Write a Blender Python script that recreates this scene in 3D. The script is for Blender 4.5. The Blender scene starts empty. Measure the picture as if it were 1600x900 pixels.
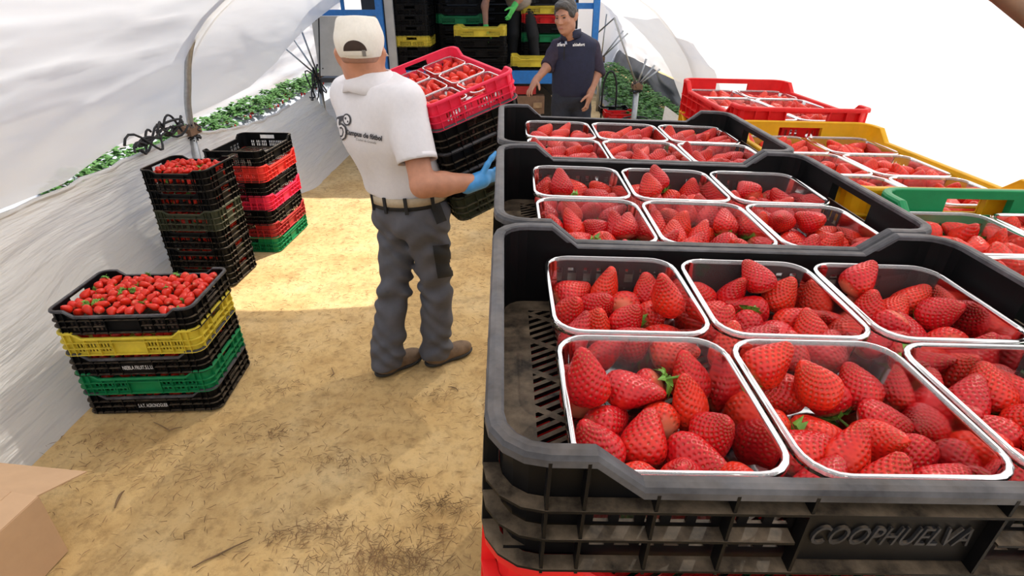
import bpy, bmesh, math, random
import numpy as np
from mathutils import Matrix, Vector, Euler, noise as mnoise
from mathutils.bvhtree import BVHTree
random.seed(7); RNG = np.random.default_rng(7)
S = bpy.context.scene; COL = S.collection
PI = math.pi
# ------------------------------------------------------------------ camera, sky, sun, exposure
CAM_H, FPX, PITCH = 1.72, 878.0, 0.4824
cd = bpy.data.cameras.new('camera'); cam = bpy.data.objects.new('camera', cd); COL.objects.link(cam)
cam.location = (0, 0, CAM_H); cam.rotation_euler = (PI/2-PITCH, 0, 0)
cd.sensor_width = 36; cd.lens = FPX/1600*36; cd.clip_start = .02; cd.clip_end = 300
S.camera = cam
SUN = Vector((.50, .68, 1.0)).normalized()
w = bpy.data.worlds.new('sky'); S.world = w; w.use_nodes = True
wn = w.node_tree.nodes; wl = w.node_tree.links
sky = wn.new('ShaderNodeTexSky'); sky.sky_type = 'NISHITA'; sky.sun_disc = False
sky.sun_elevation = math.asin(SUN.z); sky.sun_rotation = math.atan2(SUN.x, SUN.y); sky.dust_density = 2.0
wl.new(sky.outputs[0], wn['Background'].inputs[0]); wn['Background'].inputs[1].default_value = .17
sd = bpy.data.lights.new('sun', 'SUN'); sd.energy = 5.2; sd.angle = math.radians(.6); sd.color = (1, .95, .86)
so = bpy.data.objects.new('sun', sd); COL.objects.link(so); so.rotation_euler = SUN.to_track_quat('Z', 'Y').to_euler()
S.view_settings.view_transform = 'Standard'; S.view_settings.look = 'None'
S.view_settings.gamma = 1; S.view_settings.use_curve_mapping = False
S.view_settings.exposure = .40
try:
    S.cycles.transparent_max_bounces = 32; S.cycles.max_bounces = 14; S.cycles.transmission_bounces = 12
except Exception: pass

# ------------------------------------------------------------------ placing: a pixel of the photograph to a point at a known depth or height
def ray(u, v):
    a = (u-800)/FPX; b = (v-450)/FPX
    return Vector((a, math.cos(PITCH)-b*math.sin(PITCH), -math.sin(PITCH)-b*math.cos(PITCH)))
def onz(u, v, z=0): d = ray(u, v); return d*((z-CAM_H)/d.z)+Vector((0, 0, CAM_H))
def ony(u, v, y): d = ray(u, v); return d*(y/d.y)+Vector((0, 0, CAM_H))

# ------------------------------------------------------------------ mesh helpers
class MB:
    def __init__(s): s.v = []; s.f = []
    def add(s, vs, fs):
        o = len(s.v); s.v += [tuple(p) for p in vs]; s.f += [tuple(i+o for i in f) for f in fs]
    def box(s, c, d, M=None):
        x, y, z = d[0]/2, d[1]/2, d[2]/2
        vs = [Vector((c[0]+i*x, c[1]+j*y, c[2]+k*z)) for k in (-1, 1) for j in (-1, 1) for i in (-1, 1)]
        if M is not None: vs = [M@p for p in vs]
        s.add(vs, [(0, 2, 3, 1), (4, 5, 7, 6), (0, 1, 5, 4), (2, 6, 7, 3), (0, 4, 6, 2), (1, 3, 7, 5)]); return s
    def bar(s, a, b, wd, ht):
        a = Vector(a); b = Vector(b); d = (b-a); L = d.length; d.normalize()
        up = Vector((0, 0, 1)) if abs(d.z) < .95 else Vector((1, 0, 0))
        sx = d.cross(up).normalized(); uz = sx.cross(d)
        vs = [p+sx*(i*wd/2)+uz*(k*ht/2) for p in (a, b) for i, k in ((-1, -1), (1, -1), (1, 1), (-1, 1))]
        s.add(vs, [(0, 3, 2, 1), (4, 5, 6, 7), (0, 1, 5, 4), (1, 2, 6, 5), (2, 3, 7, 6), (3, 0, 4, 7)]); return s
    def tube(s, pts, r, n=8, cap=True):
        pts = [Vector(p) for p in pts]; rings = []; up = Vector((.31, .17, .93)).normalized()
        for i, p in enumerate(pts):
            t = (pts[min(i+1, len(pts)-1)]-pts[max(i-1, 0)]).normalized()
            sx = t.cross(up)
            if sx.length < .05: sx = t.cross(Vector((1, 0, 0)))
            sx.normalize(); uz = sx.cross(t); rr = r[i] if isinstance(r, (list, tuple)) else r
            rings.append([p+sx*(rr*math.cos(2*PI*k/n))+uz*(rr*math.sin(2*PI*k/n)) for k in range(n)])
        vs = [q for g in rings for q in g]; fs = []
        for i in range(len(pts)-1):
            for k in range(n): fs.append((i*n+k, i*n+(k+1) % n, (i+1)*n+(k+1) % n, (i+1)*n+k))
        if cap: fs.append(tuple(range(n-1, -1, -1))); fs.append(tuple((len(pts)-1)*n+k for k in range(n)))
        s.add(vs, fs); return s
    def mesh(s, name='mesh', smooth=False):
        m = bpy.data.meshes.new(name); m.from_pydata(s.v, [], s.f); m.update()
        if smooth: m.polygons.foreach_set('use_smooth', [True]*len(m.polygons))
        return m
def link(name, data, mat=None, parent=None, M=None):
    o = bpy.data.objects.new(name, data); COL.objects.link(o)
    if mat is not None and data is not None:
        if not data.materials: data.materials.append(mat)
    if parent is not None: o.parent = parent
    if M is not None: o.matrix_world = M if parent is None else parent.matrix_world@M
    return o
def tag(o, label, cat, group=None):
    o['label'] = label; o['category'] = cat
    if group: o['group'] = group
    return o
def struct(o): o['kind'] = 'structure'; return o
def empty(name, M=None):
    o = bpy.data.objects.new(name, None); COL.objects.link(o); o.empty_display_size = .05
    if M is not None: o.matrix_basis = M
    return o
def fromnp(name, V, F, smooth=True):
    m = bpy.data.meshes.new(name); V = np.asarray(V, np.float32); F = np.asarray(F, np.int32)
    m.vertices.add(len(V)); m.vertices.foreach_set('co', V.ravel())
    k = F.shape[1]; m.loops.add(F.size); m.loops.foreach_set('vertex_index', F.ravel())
    m.polygons.add(len(F)); m.polygons.foreach_set('loop_start', np.arange(0, F.size, k, dtype=np.int32))
    m.update(calc_edges=True); m.validate()
    if smooth: m.polygons.foreach_set('use_smooth', np.ones(len(m.polygons), bool))
    return m

# ------------------------------------------------------------------ materials
def mat(name):
    m = bpy.data.materials.new(name); m.use_nodes = True
    return m, m.node_tree.nodes, m.node_tree.links, m.node_tree.nodes['Principled BSDF']
def noise_node(n, l, scale, detail=4, rough=.6, coord='Object', stretch=None, rot=None):
    tc = n.new('ShaderNodeTexCoord'); t = n.new('ShaderNodeTexNoise')
    t.inputs['Scale'].default_value = scale; t.inputs['Detail'].default_value = detail; t.inputs['Roughness'].default_value = rough
    if stretch:
        mp = n.new('ShaderNodeMapping'); mp.inputs['Scale'].default_value = stretch
        if rot: mp.inputs['Rotation'].default_value = rot
        l.new(tc.outputs[coord], mp.inputs[0]); l.new(mp.outputs[0], t.inputs[0])
    else: l.new(tc.outputs[coord], t.inputs[0])
    return t
def ramp(n, l, src, stops):
    r = n.new('ShaderNodeValToRGB'); e = r.color_ramp.elements
    while len(e) < len(stops): e.new(.5)
    for i, (p, c) in enumerate(stops): e[i].position = p; e[i].color = (*c, 1) if len(c) == 3 else c
    l.new(src, r.inputs[0]); return r
def bump(n, l, src, strength, dist=.01):
    b = n.new('ShaderNodeBump'); b.inputs['Strength'].default_value = strength; b.inputs['Distance'].default_value = dist
    l.new(src, b.inputs['Height']); return b
def simple(name, c, rough=.6, metal=0, var=.15, scale=30, bmp=0):
    m, n, l, b = mat(name)
    t = noise_node(n, l, scale)
    r = ramp(n, l, t.outputs[0], [(.3, tuple(x*(1-var) for x in c)), (.7, tuple(min(1, x*(1+var)) for x in c))])
    l.new(r.outputs[0], b.inputs['Base Color']); b.inputs['Roughness'].default_value = rough; b.inputs['Metallic'].default_value = metal
    if bmp: l.new(bump(n, l, t.outputs[0], bmp, .004).outputs[0], b.inputs['Normal'])
    return m
def plastic(name, c, rough=.38, dust=.6, trans=0, wear=0):
    """moulded plastic; sandy dust lies on ledges that face up, scuffs on worn edges"""
    m, n, l, b = mat(name)
    t = noise_node(n, l, 18); r = ramp(n, l, t.outputs[0], [(.3, tuple(x*.88 for x in c)), (.7, tuple(min(1, x*1.1) for x in c))])
    col = r.outputs[0]
    if wear:
        tw = noise_node(n, l, 28, 4, .6); rw = ramp(n, l, tw.outputs[0], [(.22, (0, 0, 0)), (.8, (1, 1, 1))])
        mu = n.new('ShaderNodeMath'); mu.operation = 'MULTIPLY'; mu.inputs[1].default_value = wear; l.new(rw.outputs[0], mu.inputs[0])
        mx = n.new('ShaderNodeMixRGB'); l.new(mu.outputs[0], mx.inputs[0]); l.new(col, mx.inputs[1]); mx.inputs[2].default_value = (.26, .26, .28, 1); col = mx.outputs[0]
    if dust:
        g = n.new('ShaderNodeNewGeometry'); sx = n.new('ShaderNodeSeparateXYZ'); l.new(g.outputs['Normal'], sx.inputs[0])
        up = n.new('ShaderNodeMapRange'); up.inputs[1].default_value = .75; up.inputs[2].default_value = .98; l.new(sx.outputs[2], up.inputs[0])
        td = noise_node(n, l, 35, 5, .65); rd = ramp(n, l, td.outputs[0], [(.28, (0, 0, 0)), (.72, (1, 1, 1))])
        a = n.new('ShaderNodeMath'); a.operation = 'MULTIPLY'; l.new(up.outputs[0], a.inputs[0]); l.new(rd.outputs[0], a.inputs[1])
        a2 = n.new('ShaderNodeMath'); a2.operation = 'MULTIPLY'; a2.inputs[1].default_value = dust; l.new(a.outputs[0], a2.inputs[0])
        mx = n.new('ShaderNodeMixRGB'); l.new(a2.outputs[0], mx.inputs[0]); l.new(col, mx.inputs[1]); mx.inputs[2].default_value = (.36, .27, .18, 1); col = mx.outputs[0]
    l.new(col, b.inputs['Base Color']); b.inputs['Roughness'].default_value = rough; b.inputs['Specular IOR Level'].default_value = .28 if max(c) > .1 else .11
    l.new(bump(n, l, t.outputs[0], .08, .003).outputs[0], b.inputs['Normal'])
    if trans:
        tb = n.new('ShaderNodeBsdfTranslucent'); l.new(col, tb.inputs[0]); mx = n.new('ShaderNodeMixShader'); mx.inputs[0].default_value = trans
        l.new(b.outputs[0], mx.inputs[1]); l.new(tb.outputs[0], mx.inputs[2]); l.new(mx.outputs[0], n['Material Output'].inputs[0])
    return m
def film(name, c, clear=.2, transl=.6, streak=(.5, .45, 2.2), rot=(.45, .2, 0), bs=.35):
    """polythene tunnel film: part of the light goes straight through, part is scattered on, part scattered back"""
    m, n, l, b = mat(name)
    t = noise_node(n, l, 1.6, 3, .5, stretch=streak, rot=rot)
    t2 = noise_node(n, l, .9, 3, .5)
    r = ramp(n, l, t2.outputs[0], [(.3, tuple(x*.94 for x in c)), (.65, c)])
    bp = bump(n, l, t.outputs[0], bs, .06)
    df = n.new('ShaderNodeBsdfDiffuse'); tr = n.new('ShaderNodeBsdfTranslucent'); tp = n.new('ShaderNodeBsdfTransparent')
    gl = n.new('ShaderNodeBsdfGlossy'); gl.inputs['Roughness'].default_value = .35
    for s in (df, tr): l.new(r.outputs[0], s.inputs[0]); l.new(bp.outputs[0], s.inputs['Normal'])
    l.new(bp.outputs[0], gl.inputs['Normal'])
    tp.inputs[0].default_value = (.97, .96, .93, 1)
    m1 = n.new('ShaderNodeMixShader'); m1.inputs[0].default_value = transl; l.new(df.outputs[0], m1.inputs[1]); l.new(tr.outputs[0], m1.inputs[2])
    m3 = n.new('ShaderNodeMixShader'); m3.inputs[0].default_value = .06; l.new(m1.outputs[0], m3.inputs[1]); l.new(gl.outputs[0], m3.inputs[2])
    m2 = n.new('ShaderNodeMixShader'); m2.inputs[0].default_value = clear; l.new(m3.outputs[0], m2.inputs[1]); l.new(tp.outputs[0], m2.inputs[2])
    l.new(m2.outputs[0], n['Material Output'].inputs[0]); return m
def clear_plastic(name, haze):
    m, n, l, b = mat(name)
    tp = n.new('ShaderNodeBsdfTransparent'); tp.inputs[0].default_value = (.97, .97, .97, 1)
    gl = n.new('ShaderNodeBsdfGlossy'); gl.inputs['Roughness'].default_value = .08
    df = n.new('ShaderNodeBsdfDiffuse'); df.inputs[0].default_value = (.9, .92, .94, 1)
    fr = n.new('ShaderNodeFresnel'); fr.inputs[0].default_value = 1.45
    m1 = n.new('ShaderNodeMixShader'); m1.inputs[0].default_value = haze; l.new(tp.outputs[0], m1.inputs[1]); l.new(df.outputs[0], m1.inputs[2])
    m2 = n.new('ShaderNodeMixShader'); l.new(fr.outputs[0], m2.inputs[0]); l.new(m1.outputs[0], m2.inputs[1]); l.new(gl.outputs[0], m2.inputs[2])
    l.new(m2.outputs[0], n['Material Output'].inputs[0]); return m
def sand():
    m, n, l, b = mat('sandy_soil')
    t = noise_node(n, l, 2.2, 8, .65); t2 = noise_node(n, l, 26, 8, .7); t3 = noise_node(n, l, 5, 6, .7)
    r = ramp(n, l, t.outputs[0], [(.3, (.50, .31, .115)), (.5, (.61, .41, .175)), (.72, (.67, .49, .25))])
    r2 = ramp(n, l, t2.outputs[0], [(.32, (.45, .42, .38)), (.52, (1, 1, 1))])
    r3 = ramp(n, l, t3.outputs[0], [(.33, (.62, .57, .5)), (.5, (1, 1, 1))])
    x = n.new('ShaderNodeMixRGB'); x.blend_type = 'MULTIPLY'; x.inputs[0].default_value = .55; l.new(r.outputs[0], x.inputs[1]); l.new(r2.outputs[0], x.inputs[2])
    y = n.new('ShaderNodeMixRGB'); y.blend_type = 'MULTIPLY'; y.inputs[0].default_value = .6; l.new(x.outputs[0], y.inputs[1]); l.new(r3.outputs[0], y.inputs[2])
    l.new(y.outputs[0], b.inputs['Base Color']); b.inputs['Roughness'].default_value = .95
    l.new(bump(n, l, t2.outputs[0], .6, .012).outputs[0], b.inputs['Normal']); return m
def berry_mat():
    m, n, l, b = mat('strawberry_skin')
    at = n.new('ShaderNodeAttribute'); at.attribute_name = 'seed'
    oi = n.new('ShaderNodeObjectInfo')
    t = noise_node(n, l, 30, 3)
    ad = n.new('ShaderNodeMath'); ad.operation = 'MULTIPLY_ADD'; ad.inputs[1].default_value = .5; l.new(oi.outputs['Random'], ad.inputs[0]); l.new(t.outputs[0], ad.inputs[2])
    r = ramp(n, l, ad.outputs[0], [(.35, (.42, .0045, .011)), (.7, (.57, .008, .011)), (.98, (.70, .030, .010))])
    sp = n.new('ShaderNodeSeparateColor'); l.new(at.outputs['Color'], sp.inputs[0])
    m1 = n.new('ShaderNodeMixRGB'); m1.blend_type = 'MIX'; l.new(sp.outputs[0], m1.inputs[0]); l.new(r.outputs[0], m1.inputs[1]); m1.inputs[2].default_value = (.13, .002, .004, 1)
    m2 = n.new('ShaderNodeMixRGB'); l.new(sp.outputs[1], m2.inputs[0]); l.new(m1.outputs[0], m2.inputs[1]); m2.inputs[2].default_value = (.70, .24, .06, 1)
    m3 = n.new('ShaderNodeMixRGB'); l.new(sp.outputs[2], m3.inputs[0]); l.new(m2.outputs[0], m3.inputs[1]); m3.inputs[2].default_value = (.75, .45, .25, 1)
    l.new(m3.outputs[0], b.inputs['Base Color']); b.inputs['Roughness'].default_value = .3; b.inputs['Specular IOR Level'].default_value = .38
    b.inputs['Subsurface Weight'].default_value = .08; b.inputs['Subsurface Radius'].default_value = (.006, .002, .001); b.inputs['Subsurface Scale'].default_value = .5
    return m
M = dict(
    black=plastic('black_plastic', (.0045, .0045, .005), .42, .45), blackrim=plastic('worn_black_plastic', (.022, .022, .025), .4, .12, 0, .42),
    letter=plastic('moulded_black_lettering', (.014, .014, .015), .35, .5, 0, .15),
    red=plastic('red_plastic', (.80, .020, .022), .4, .1, .3), pink=plastic('pink_plastic', (.95, .045, .11), .4, 0, .25), orange=plastic('coral_plastic', (.85, .06, .045), .4, .1, .2),
    yellow=plastic('yellow_plastic', (.80, .47, .015), .4, .1, .3), lemon=plastic('lemon_plastic', (.78, .62, .06), .4, .15, .15), green=plastic('green_plastic', (.008, .25, .085), .4, .1, .15),
    olive=plastic('olive_plastic', (.045, .05, .03), .5, .5), maroon=plastic('dull_red_plastic', (.45, .03, .03), .45, .2, .1),
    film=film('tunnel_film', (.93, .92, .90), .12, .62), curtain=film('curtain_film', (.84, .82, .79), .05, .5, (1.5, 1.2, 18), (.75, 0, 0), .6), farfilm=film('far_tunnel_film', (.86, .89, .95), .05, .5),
    punnet=clear_plastic('clear_punnet_plastic', .035), punrim=clear_plastic('clear_punnet_rim', .13),
    sand=sand(), berry=berry_mat(), leaf=simple('strawberry_leaf', (.065, .19, .028), .7, 0, .5, 40), calyx=simple('strawberry_calyx', (.14, .33, .04), .5, 0, .4, 90),
    steel=simple('galvanised_steel', (.42, .43, .43), .4, .7), dark=simple('dark_cord', (.02, .02, .022), .7), rust=simple('rusty_steel', (.22, .13, .08), .7, .3),
    card=simple('cardboard', (.56, .36, .21), .85, 0, .06, 8), cardin=simple('cardboard_inside', (.42, .26, .14), .9, 0, .08, 8),
    blue=simple('blue_paint', (.012, .16, .50), .45, .0, .12), panel=simple('grey_panel', (.44, .43, .40), .6, 0, .1, 6), darkmetal=simple('dark_metal', (.03, .03, .033), .6),
    wood=simple('pallet_wood', (.34, .22, .12), .85, 0, .25, 14), mulch=simple('white_mulch_film', (.50, .53, .58), .35, 0, .15, 5, .5), blackmulch=simple('black_mulch_film', (.05, .05, .055), .4, 0, .3, 6, .5),
    straw=simple('dry_straw', (.27, .16, .075), .9, 0, .45, 3), twig=simple('twig', (.20, .12, .06), .9, 0, .3, 20), text=simple('white_print', (.75, .75, .75), .6, 0, .1),
    skin=simple('skin', (.50, .23, .14), .5, 0, .12, 25, .1), stubble=simple('cropped_hair', (.33, .17, .115), .7, 0, .12, 60), skin2=simple('tanned_skin', (.42, .20, .125), .5, 0, .12, 25, .1),
    shirt=simple('white_cotton', (.68, .67, .70), .85, 0, .03, 60, .05), cap=simple('cream_cotton', (.72, .69, .62), .9, 0, .04, 80, .1), trousers=simple('grey_work_cloth', (.088, .089, .105), .85, 0, .15, 14, .15),
    blackcloth=simple('black_cloth', (.012, .012, .013), .8), belt=simple('beige_webbing', (.46, .38, .27), .85, 0, .1, 60), boot=simple('brown_boot_leather', (.17, .105, .06), .75, 0, .3, 25, .2),
    sole=simple('boot_sole', (.035, .033, .03), .8), glove=simple('blue_glove', (.06, .30, .66), .45, 0, .1, 40), gglove=simple('green_glove', (.10, .60, .12), .5),
    navy=simple('navy_fleece', (.010, .013, .040), .8, 0, .2, 30, .1), sleeve=simple('dark_violet_knit', (.030, .022, .045), .85, 0, .2, 30, .1), jeans=simple('dark_jeans', (.012, .016, .030), .8, 0, .3, 40),
    hair=simple('greying_hair', (.05, .045, .042), .6, 0, .6, 120, .4), collar=simple('pale_blue_shirt', (.45, .50, .62), .8), grey=simple('charcoal_print', (.045, .045, .055), .7), eye=simple('dark_eye', (.02, .015, .012), .3),
    lip=simple('lips', (.40, .14, .11), .5), hole=simple('shaded_hair_skin', (.045, .027, .02), .9), beige=simple('beige_jersey', (.42, .36, .31), .85))  # hole: hair and skin colour with the cap opening's shade painted in

# ------------------------------------------------------------------ ground
def ground():
    nx, ny = 170, 190
    xs = np.linspace(-4, 4, nx); ys = np.linspace(-1.5, 13, ny)
    V = []
    for y in ys:
        for x in xs:
            p = Vector((x*1.7, y*1.7, 0)); h = mnoise.fractal(p, .9, 2.1, 5)*.010+mnoise.noise(p*5)*.004
            V.append((x, y, min(0, h-.006)))
    F = [(j*nx+i, j*nx+i+1, (j+1)*nx+i+1, (j+1)*nx+i) for j in range(ny-1) for i in range(nx-1)]
    o = link('floor', fromnp('floor', V, F), M['sand']); struct(o)
    b = MB()
    for c, d in (((0, 46.5), (160, 67)), ((0, -31.5), (160, 60)), ((-42, 5.75), (76, 14.5)), ((42, 5.75), (76, 14.5))): b.box((c[0], c[1], -.07), (d[0], d[1], .1))
    struct(link('floor_outer', b.mesh(), M['sand']))
    # loose straw
    b = MB()
    clumps = [(600, 882, .10, 260), (560, 870, .12, 200), (690, 790, .05, 110), (505, 825, .06, 120), (530, 725, .07, 90), (440, 840, .05, 70), (630, 750, .05, 60), (420, 680, .06, 70), (450, 610, .05, 40), (700, 830, .05, 60), (640, 870, .06, 120), (220, 720, .12, 90), (160, 690, .1, 80), (320, 740, .1, 80), (690, 620, .06, 60)]
    pts = []
    for u, v, s, k in clumps:
        c = onz(u, v)
        for _ in range(k): pts.append((c.x+random.gauss(0, s*1.3), c.y+random.gauss(0, s*.5), random.random()*.018))
    for _ in range(3600): pts.append((random.uniform(-1.9, .3), random.uniform(.8, 6.2), random.random()*.004))
    for x, y, z in pts:
        a = random.uniform(0, 2*PI); L = random.uniform(.012, .05); wd = random.uniform(.0006, .0014); c = random.uniform(-.35, .35)
        p0 = Vector((x, y, z+.001)); p1 = p0+Vector((math.cos(a), math.sin(a), random.uniform(-.02, .2)))*L*.5; p2 = p1+Vector((math.cos(a+c), math.sin(a+c), random.uniform(-.3, .05)))*L*.5
        p2.z = max(p2.z, .001); sd_ = Vector((-math.sin(a), math.cos(a), 0))*wd; u_ = Vector((0, 0, wd*1.4))
        b.add([p0-sd_, p0+sd_, p0+u_, p1-sd_, p1+sd_, p1+u_, p2], [(0, 1, 4, 3), (1, 2, 5, 4), (2, 0, 3, 5), (3, 4, 6), (4, 5, 6), (5, 3, 6)])
    o = link('straw_litter', b.mesh(), M['straw']); tag(o, 'dry straw and root litter scattered over the sandy ground', 'straw'); o['kind'] = 'stuff'
    tw = [((300, 888), (340, 868), (395, 842), 'long pale twig lying near the bottom of the path', .0035), ((285, 668), (265, 673), (240, 660), 'thin bent twig just below the five-crate stack', .003), ((180, 795), (188, 775), (195, 768), 'short dark twig on the ground right of the cardboard box', .005),
          ((700, 605), (712, 607), (716, 612), 'small broken twig right of the worker boots', .003), ((518, 575), (522, 585), (516, 590), 'small dark twig left of the worker boots', .003)]
    for a, c, e, lab, r in tw:
        b = MB(); p = [onz(*q)+Vector((0, 0, r*.9)) for q in (a, c, e)]
        mid = [p[0], (p[0]+p[1])/2+Vector((0, 0, .003)), p[1], (p[1]+p[2])/2+Vector((0, 0, .002)), p[2]]
        b.tube(mid, [r*.5, r*.9, r, r*.8, r*.4], 6); tag(link('twig', b.mesh(smooth=True), M['twig']), lab, 'twig', 'twigs on the sand')
ground()

# ------------------------------------------------------------------ tunnel: film, hoops, posts
AX, AW, AZ, AH = -.525, 1.925, .80, 1.25     # arch centre, half width, gutter height, rise
def arch(t):                                  # t 0 (left gutter) .. pi (right gutter)
    return AX-AW*math.cos(t), AZ+AH*math.sin(t)**.92
def sheet(name, fn, nu, nv, m, kind=True):
    V = [fn(i/(nu-1), j/(nv-1)) for j in range(nv) for i in range(nu)]
    F = [(j*nu+i, j*nu+i+1, (j+1)*nu+i+1, (j+1)*nu+i) for j in range(nv-1) for i in range(nu-1)]
    o = link(name, fromnp(name, V, F), m); return struct(o) if kind else o
def wr(x, y, z, a=.03, s=1.0):
    p = Vector((x*s, y*s, z*s)); d = Vector((.5*x+1.3*z, .35*y-1.9*z+.6*x, .4*z))*s*1.6
    rg = lambda q: 1-2*abs(mnoise.noise(q))**.7
    return a*(mnoise.noise(p*1.1)+.55*rg(d*.9)+.35*rg(d*1.9+Vector((4, 1, 2)))+.16*mnoise.noise(d*4.1))
def roof(u, v):
    t = u*PI; y = -2.6+v*7.0                                 # ends at the hoop, y=4.4
    x, z = arch(t); sag = .05*abs(math.sin(PI*(y-1.2)/3.1))*math.sin(t)
    d = wr(x, y, z, .042)*min(1, (4.4-y)*3+.15)
    nx, nz = (x-AX)/AW, (z-AZ)/AH
    if u < .09 and 3.0 < y: z += .10*math.sin(PI*min(1, (y-3.0)/1.6))*(1-u/.09)   # lower edge lifts off the gutter
    return x+nx*(d-sag*.4), y, z+nz*(d-sag)
sheet('wall_roof_film', roof, 130, 150, M['film'])
def lift_left(u, v):                                         # second bay, left side pushed up
    y = 4.36+v*3.2; lo = float(np.interp(y, [4.36, 5.2, 5.7, 6.1, 6.6, 7.0, 7.6], [.06, .13, .25, .43, .60, .72, .85]))
    t = (lo+(.60*PI/2*1.25-lo)*u) if True else 0
    x, z = arch(max(0.001, t)); bulge = .16*math.sin(PI*v)*(1-u)**2
    d = wr(x, y*.6, z+y*.35, .05)*min(1, v*6)
    return x+bulge*.9+d*.6, y, z-.02*math.sin(PI*v)+d*.5
sheet('wall_lifted_film_left', lift_left, 50, 70, M['film'])
def lift_right(u, v):
    y = 4.36+v*3.6; lo = .05+.23*max(0, min(1, (y-5.0)/.75))+.42*max(0, (y-5.7)/1.6)
    t = PI-(lo+(.62*PI/2*1.3-lo)*u); x, z = arch(t)
    d = wr(x+7, y*.8, z, .03)*min(1, v*6)
    return x+.08+d, y, z+d*.5
sheet('wall_lifted_film_right', lift_right, 50, 70, M['film'])
def hemsag(y): return .015*math.sin(PI*(y-1.2)/3.1)**2 if y < 4.32 else .17*max(0, math.sin(PI*min(1, (y-4.32)/3.13)))**.8
def curtain(u, v):                                           # low side curtain, gutter to soil
    y = -1.2+v*8.4; k = u
    top = Vector((-2.44, y, .79-hemsag(y))); kk = max(0, min(1, (y-2.25)/.7))*max(0, min(1, (5.5-y)/.8)); kk = kk*kk*(3-2*kk); bot = Vector((-2.02-.36*kk, y, -.01))
    if y > 6.3: top.z -= (y-6.3)*.05
    p = top.lerp(bot, k); b = math.sin(PI*k)
    d = wr(p.x, y, p.z*1.5, .045, 1.1)*(.25+b)
    p.x += d-.05*b*math.sin(2*PI*k*.9)+(.05*(max(0, k-.85)/.15))
    return p.x, p.y, p.z
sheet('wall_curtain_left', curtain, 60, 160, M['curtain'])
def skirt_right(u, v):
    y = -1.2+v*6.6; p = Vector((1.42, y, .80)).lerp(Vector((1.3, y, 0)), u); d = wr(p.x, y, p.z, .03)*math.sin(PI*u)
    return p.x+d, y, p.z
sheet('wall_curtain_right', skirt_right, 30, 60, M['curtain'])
b = MB()                                                     # hem of the curtain tied along the gutter wire
b.tube([(-2.44+.012*math.sin(i*1.7), -1.2+i*.12, .792-hemsag(-1.2+i*.12)+.006*math.sin(i*2.3)) for i in range(64)], .014, 8)
struct(link('trim_1', b.mesh(smooth=True), M['curtain']))
def hoop(y, t0, t1, r, name, label, off=.03, out=None):
    b = MB(); pts = []
    for i in range(40):
        t = t0+(t1-t0)*i/39; x, z = arch(max(.0, t)); nx, nz = (x-AX)/AW, (z-AZ)/AH
        o_ = off if out is None else off+(out-off)*max(0, min(1, (t-.25)/.35))
        pts.append((x-nx*o_, y, z-nz*o_))
    b.tube(pts, r, 10); return tag(link(name, b.mesh(smooth=True), M['steel']), label, 'hoop', 'tunnel hoops')
hoop(4.32, 0, PI*.55, .024, 'tunnel_hoop', 'grey steel tunnel hoop rising behind the stack of strawberry-filled black crates', .03, -.06)
o = hoop(.93, PI*.3, PI*.999, .014, 'hoop_strut', 'brown strut against the white film at the top right corner', .05); o.data.materials[0] = M['rust']; o['category'] = 'strut'
def post(x, y, label, rods, top=.80):
    e = empty('gutter_post', Matrix.Translation((x, y, 0))); tag(e, label, 'post', 'gutter posts')
    b = MB(); b.tube([(0, 0, -.02), (0, 0, top)], .032, 12); link('pole', b.mesh(smooth=True), M['steel'], e)
    b = MB(); b.box((0, 0, top), (.10, .16, .05)); b.tube([(0, -.09, top+.02), (0, .09, top+.02)], .03, 10); link('bracket', b.mesh(), M['rust'], e)
    for k, rd in enumerate(rods):
        b = MB(); b.tube([Vector(p)-Vector((x, y, 0)) for p in rd], .011, 6); link('rod', b.mesh(smooth=True), M['steel'], e)
    b = MB()
    for k in range(9):
        a = k*2.4; b.tube([(.045*math.cos(a+i*1.3)*(1+.5*(i % 2)), .06*math.sin(a*1.7+i), top-.07+.03*i*(1 if k % 2 else .7)) for i in range(5)], .006, 5)
    link('cord_knot', b.mesh(smooth=True), M['dark'], e); return e
Lx = -2.44
post(Lx, 4.32, 'near left gutter post with cords behind the strawberry crates', [])
pl = Vector((Lx+.02, 7.45, .8))
post(pl.x, pl.y, 'far left gutter post beside the grey truck panel', [(pl, ony(445, 75, 7.3)), (pl, ony(470, 45, 7.4)), (pl, ony(458, 60, 7.6))])
pr = Vector((1.4, 6.63, .8))
post(pr.x, pr.y, 'nearer right gutter post with a fan of rods behind the red crate', [(pr, ony(1010, 92, 6.63)), (pr, ony(1023, 102, 6.63)), (pr, ony(1031, 108, 6.63)), (pr, ony(960, 28, 6.6), ony(930, 55, 7.4))])
pr2 = Vector((1.42, 9.63, .8))
post(pr2.x, pr2.y, 'farther right gutter post behind the man in the navy vest', [(pr2, ony(974, 48, 9.6)), (pr2, ony(981, 52, 9.6)), (pr2, ony(948, 22, 9.6))])
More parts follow.
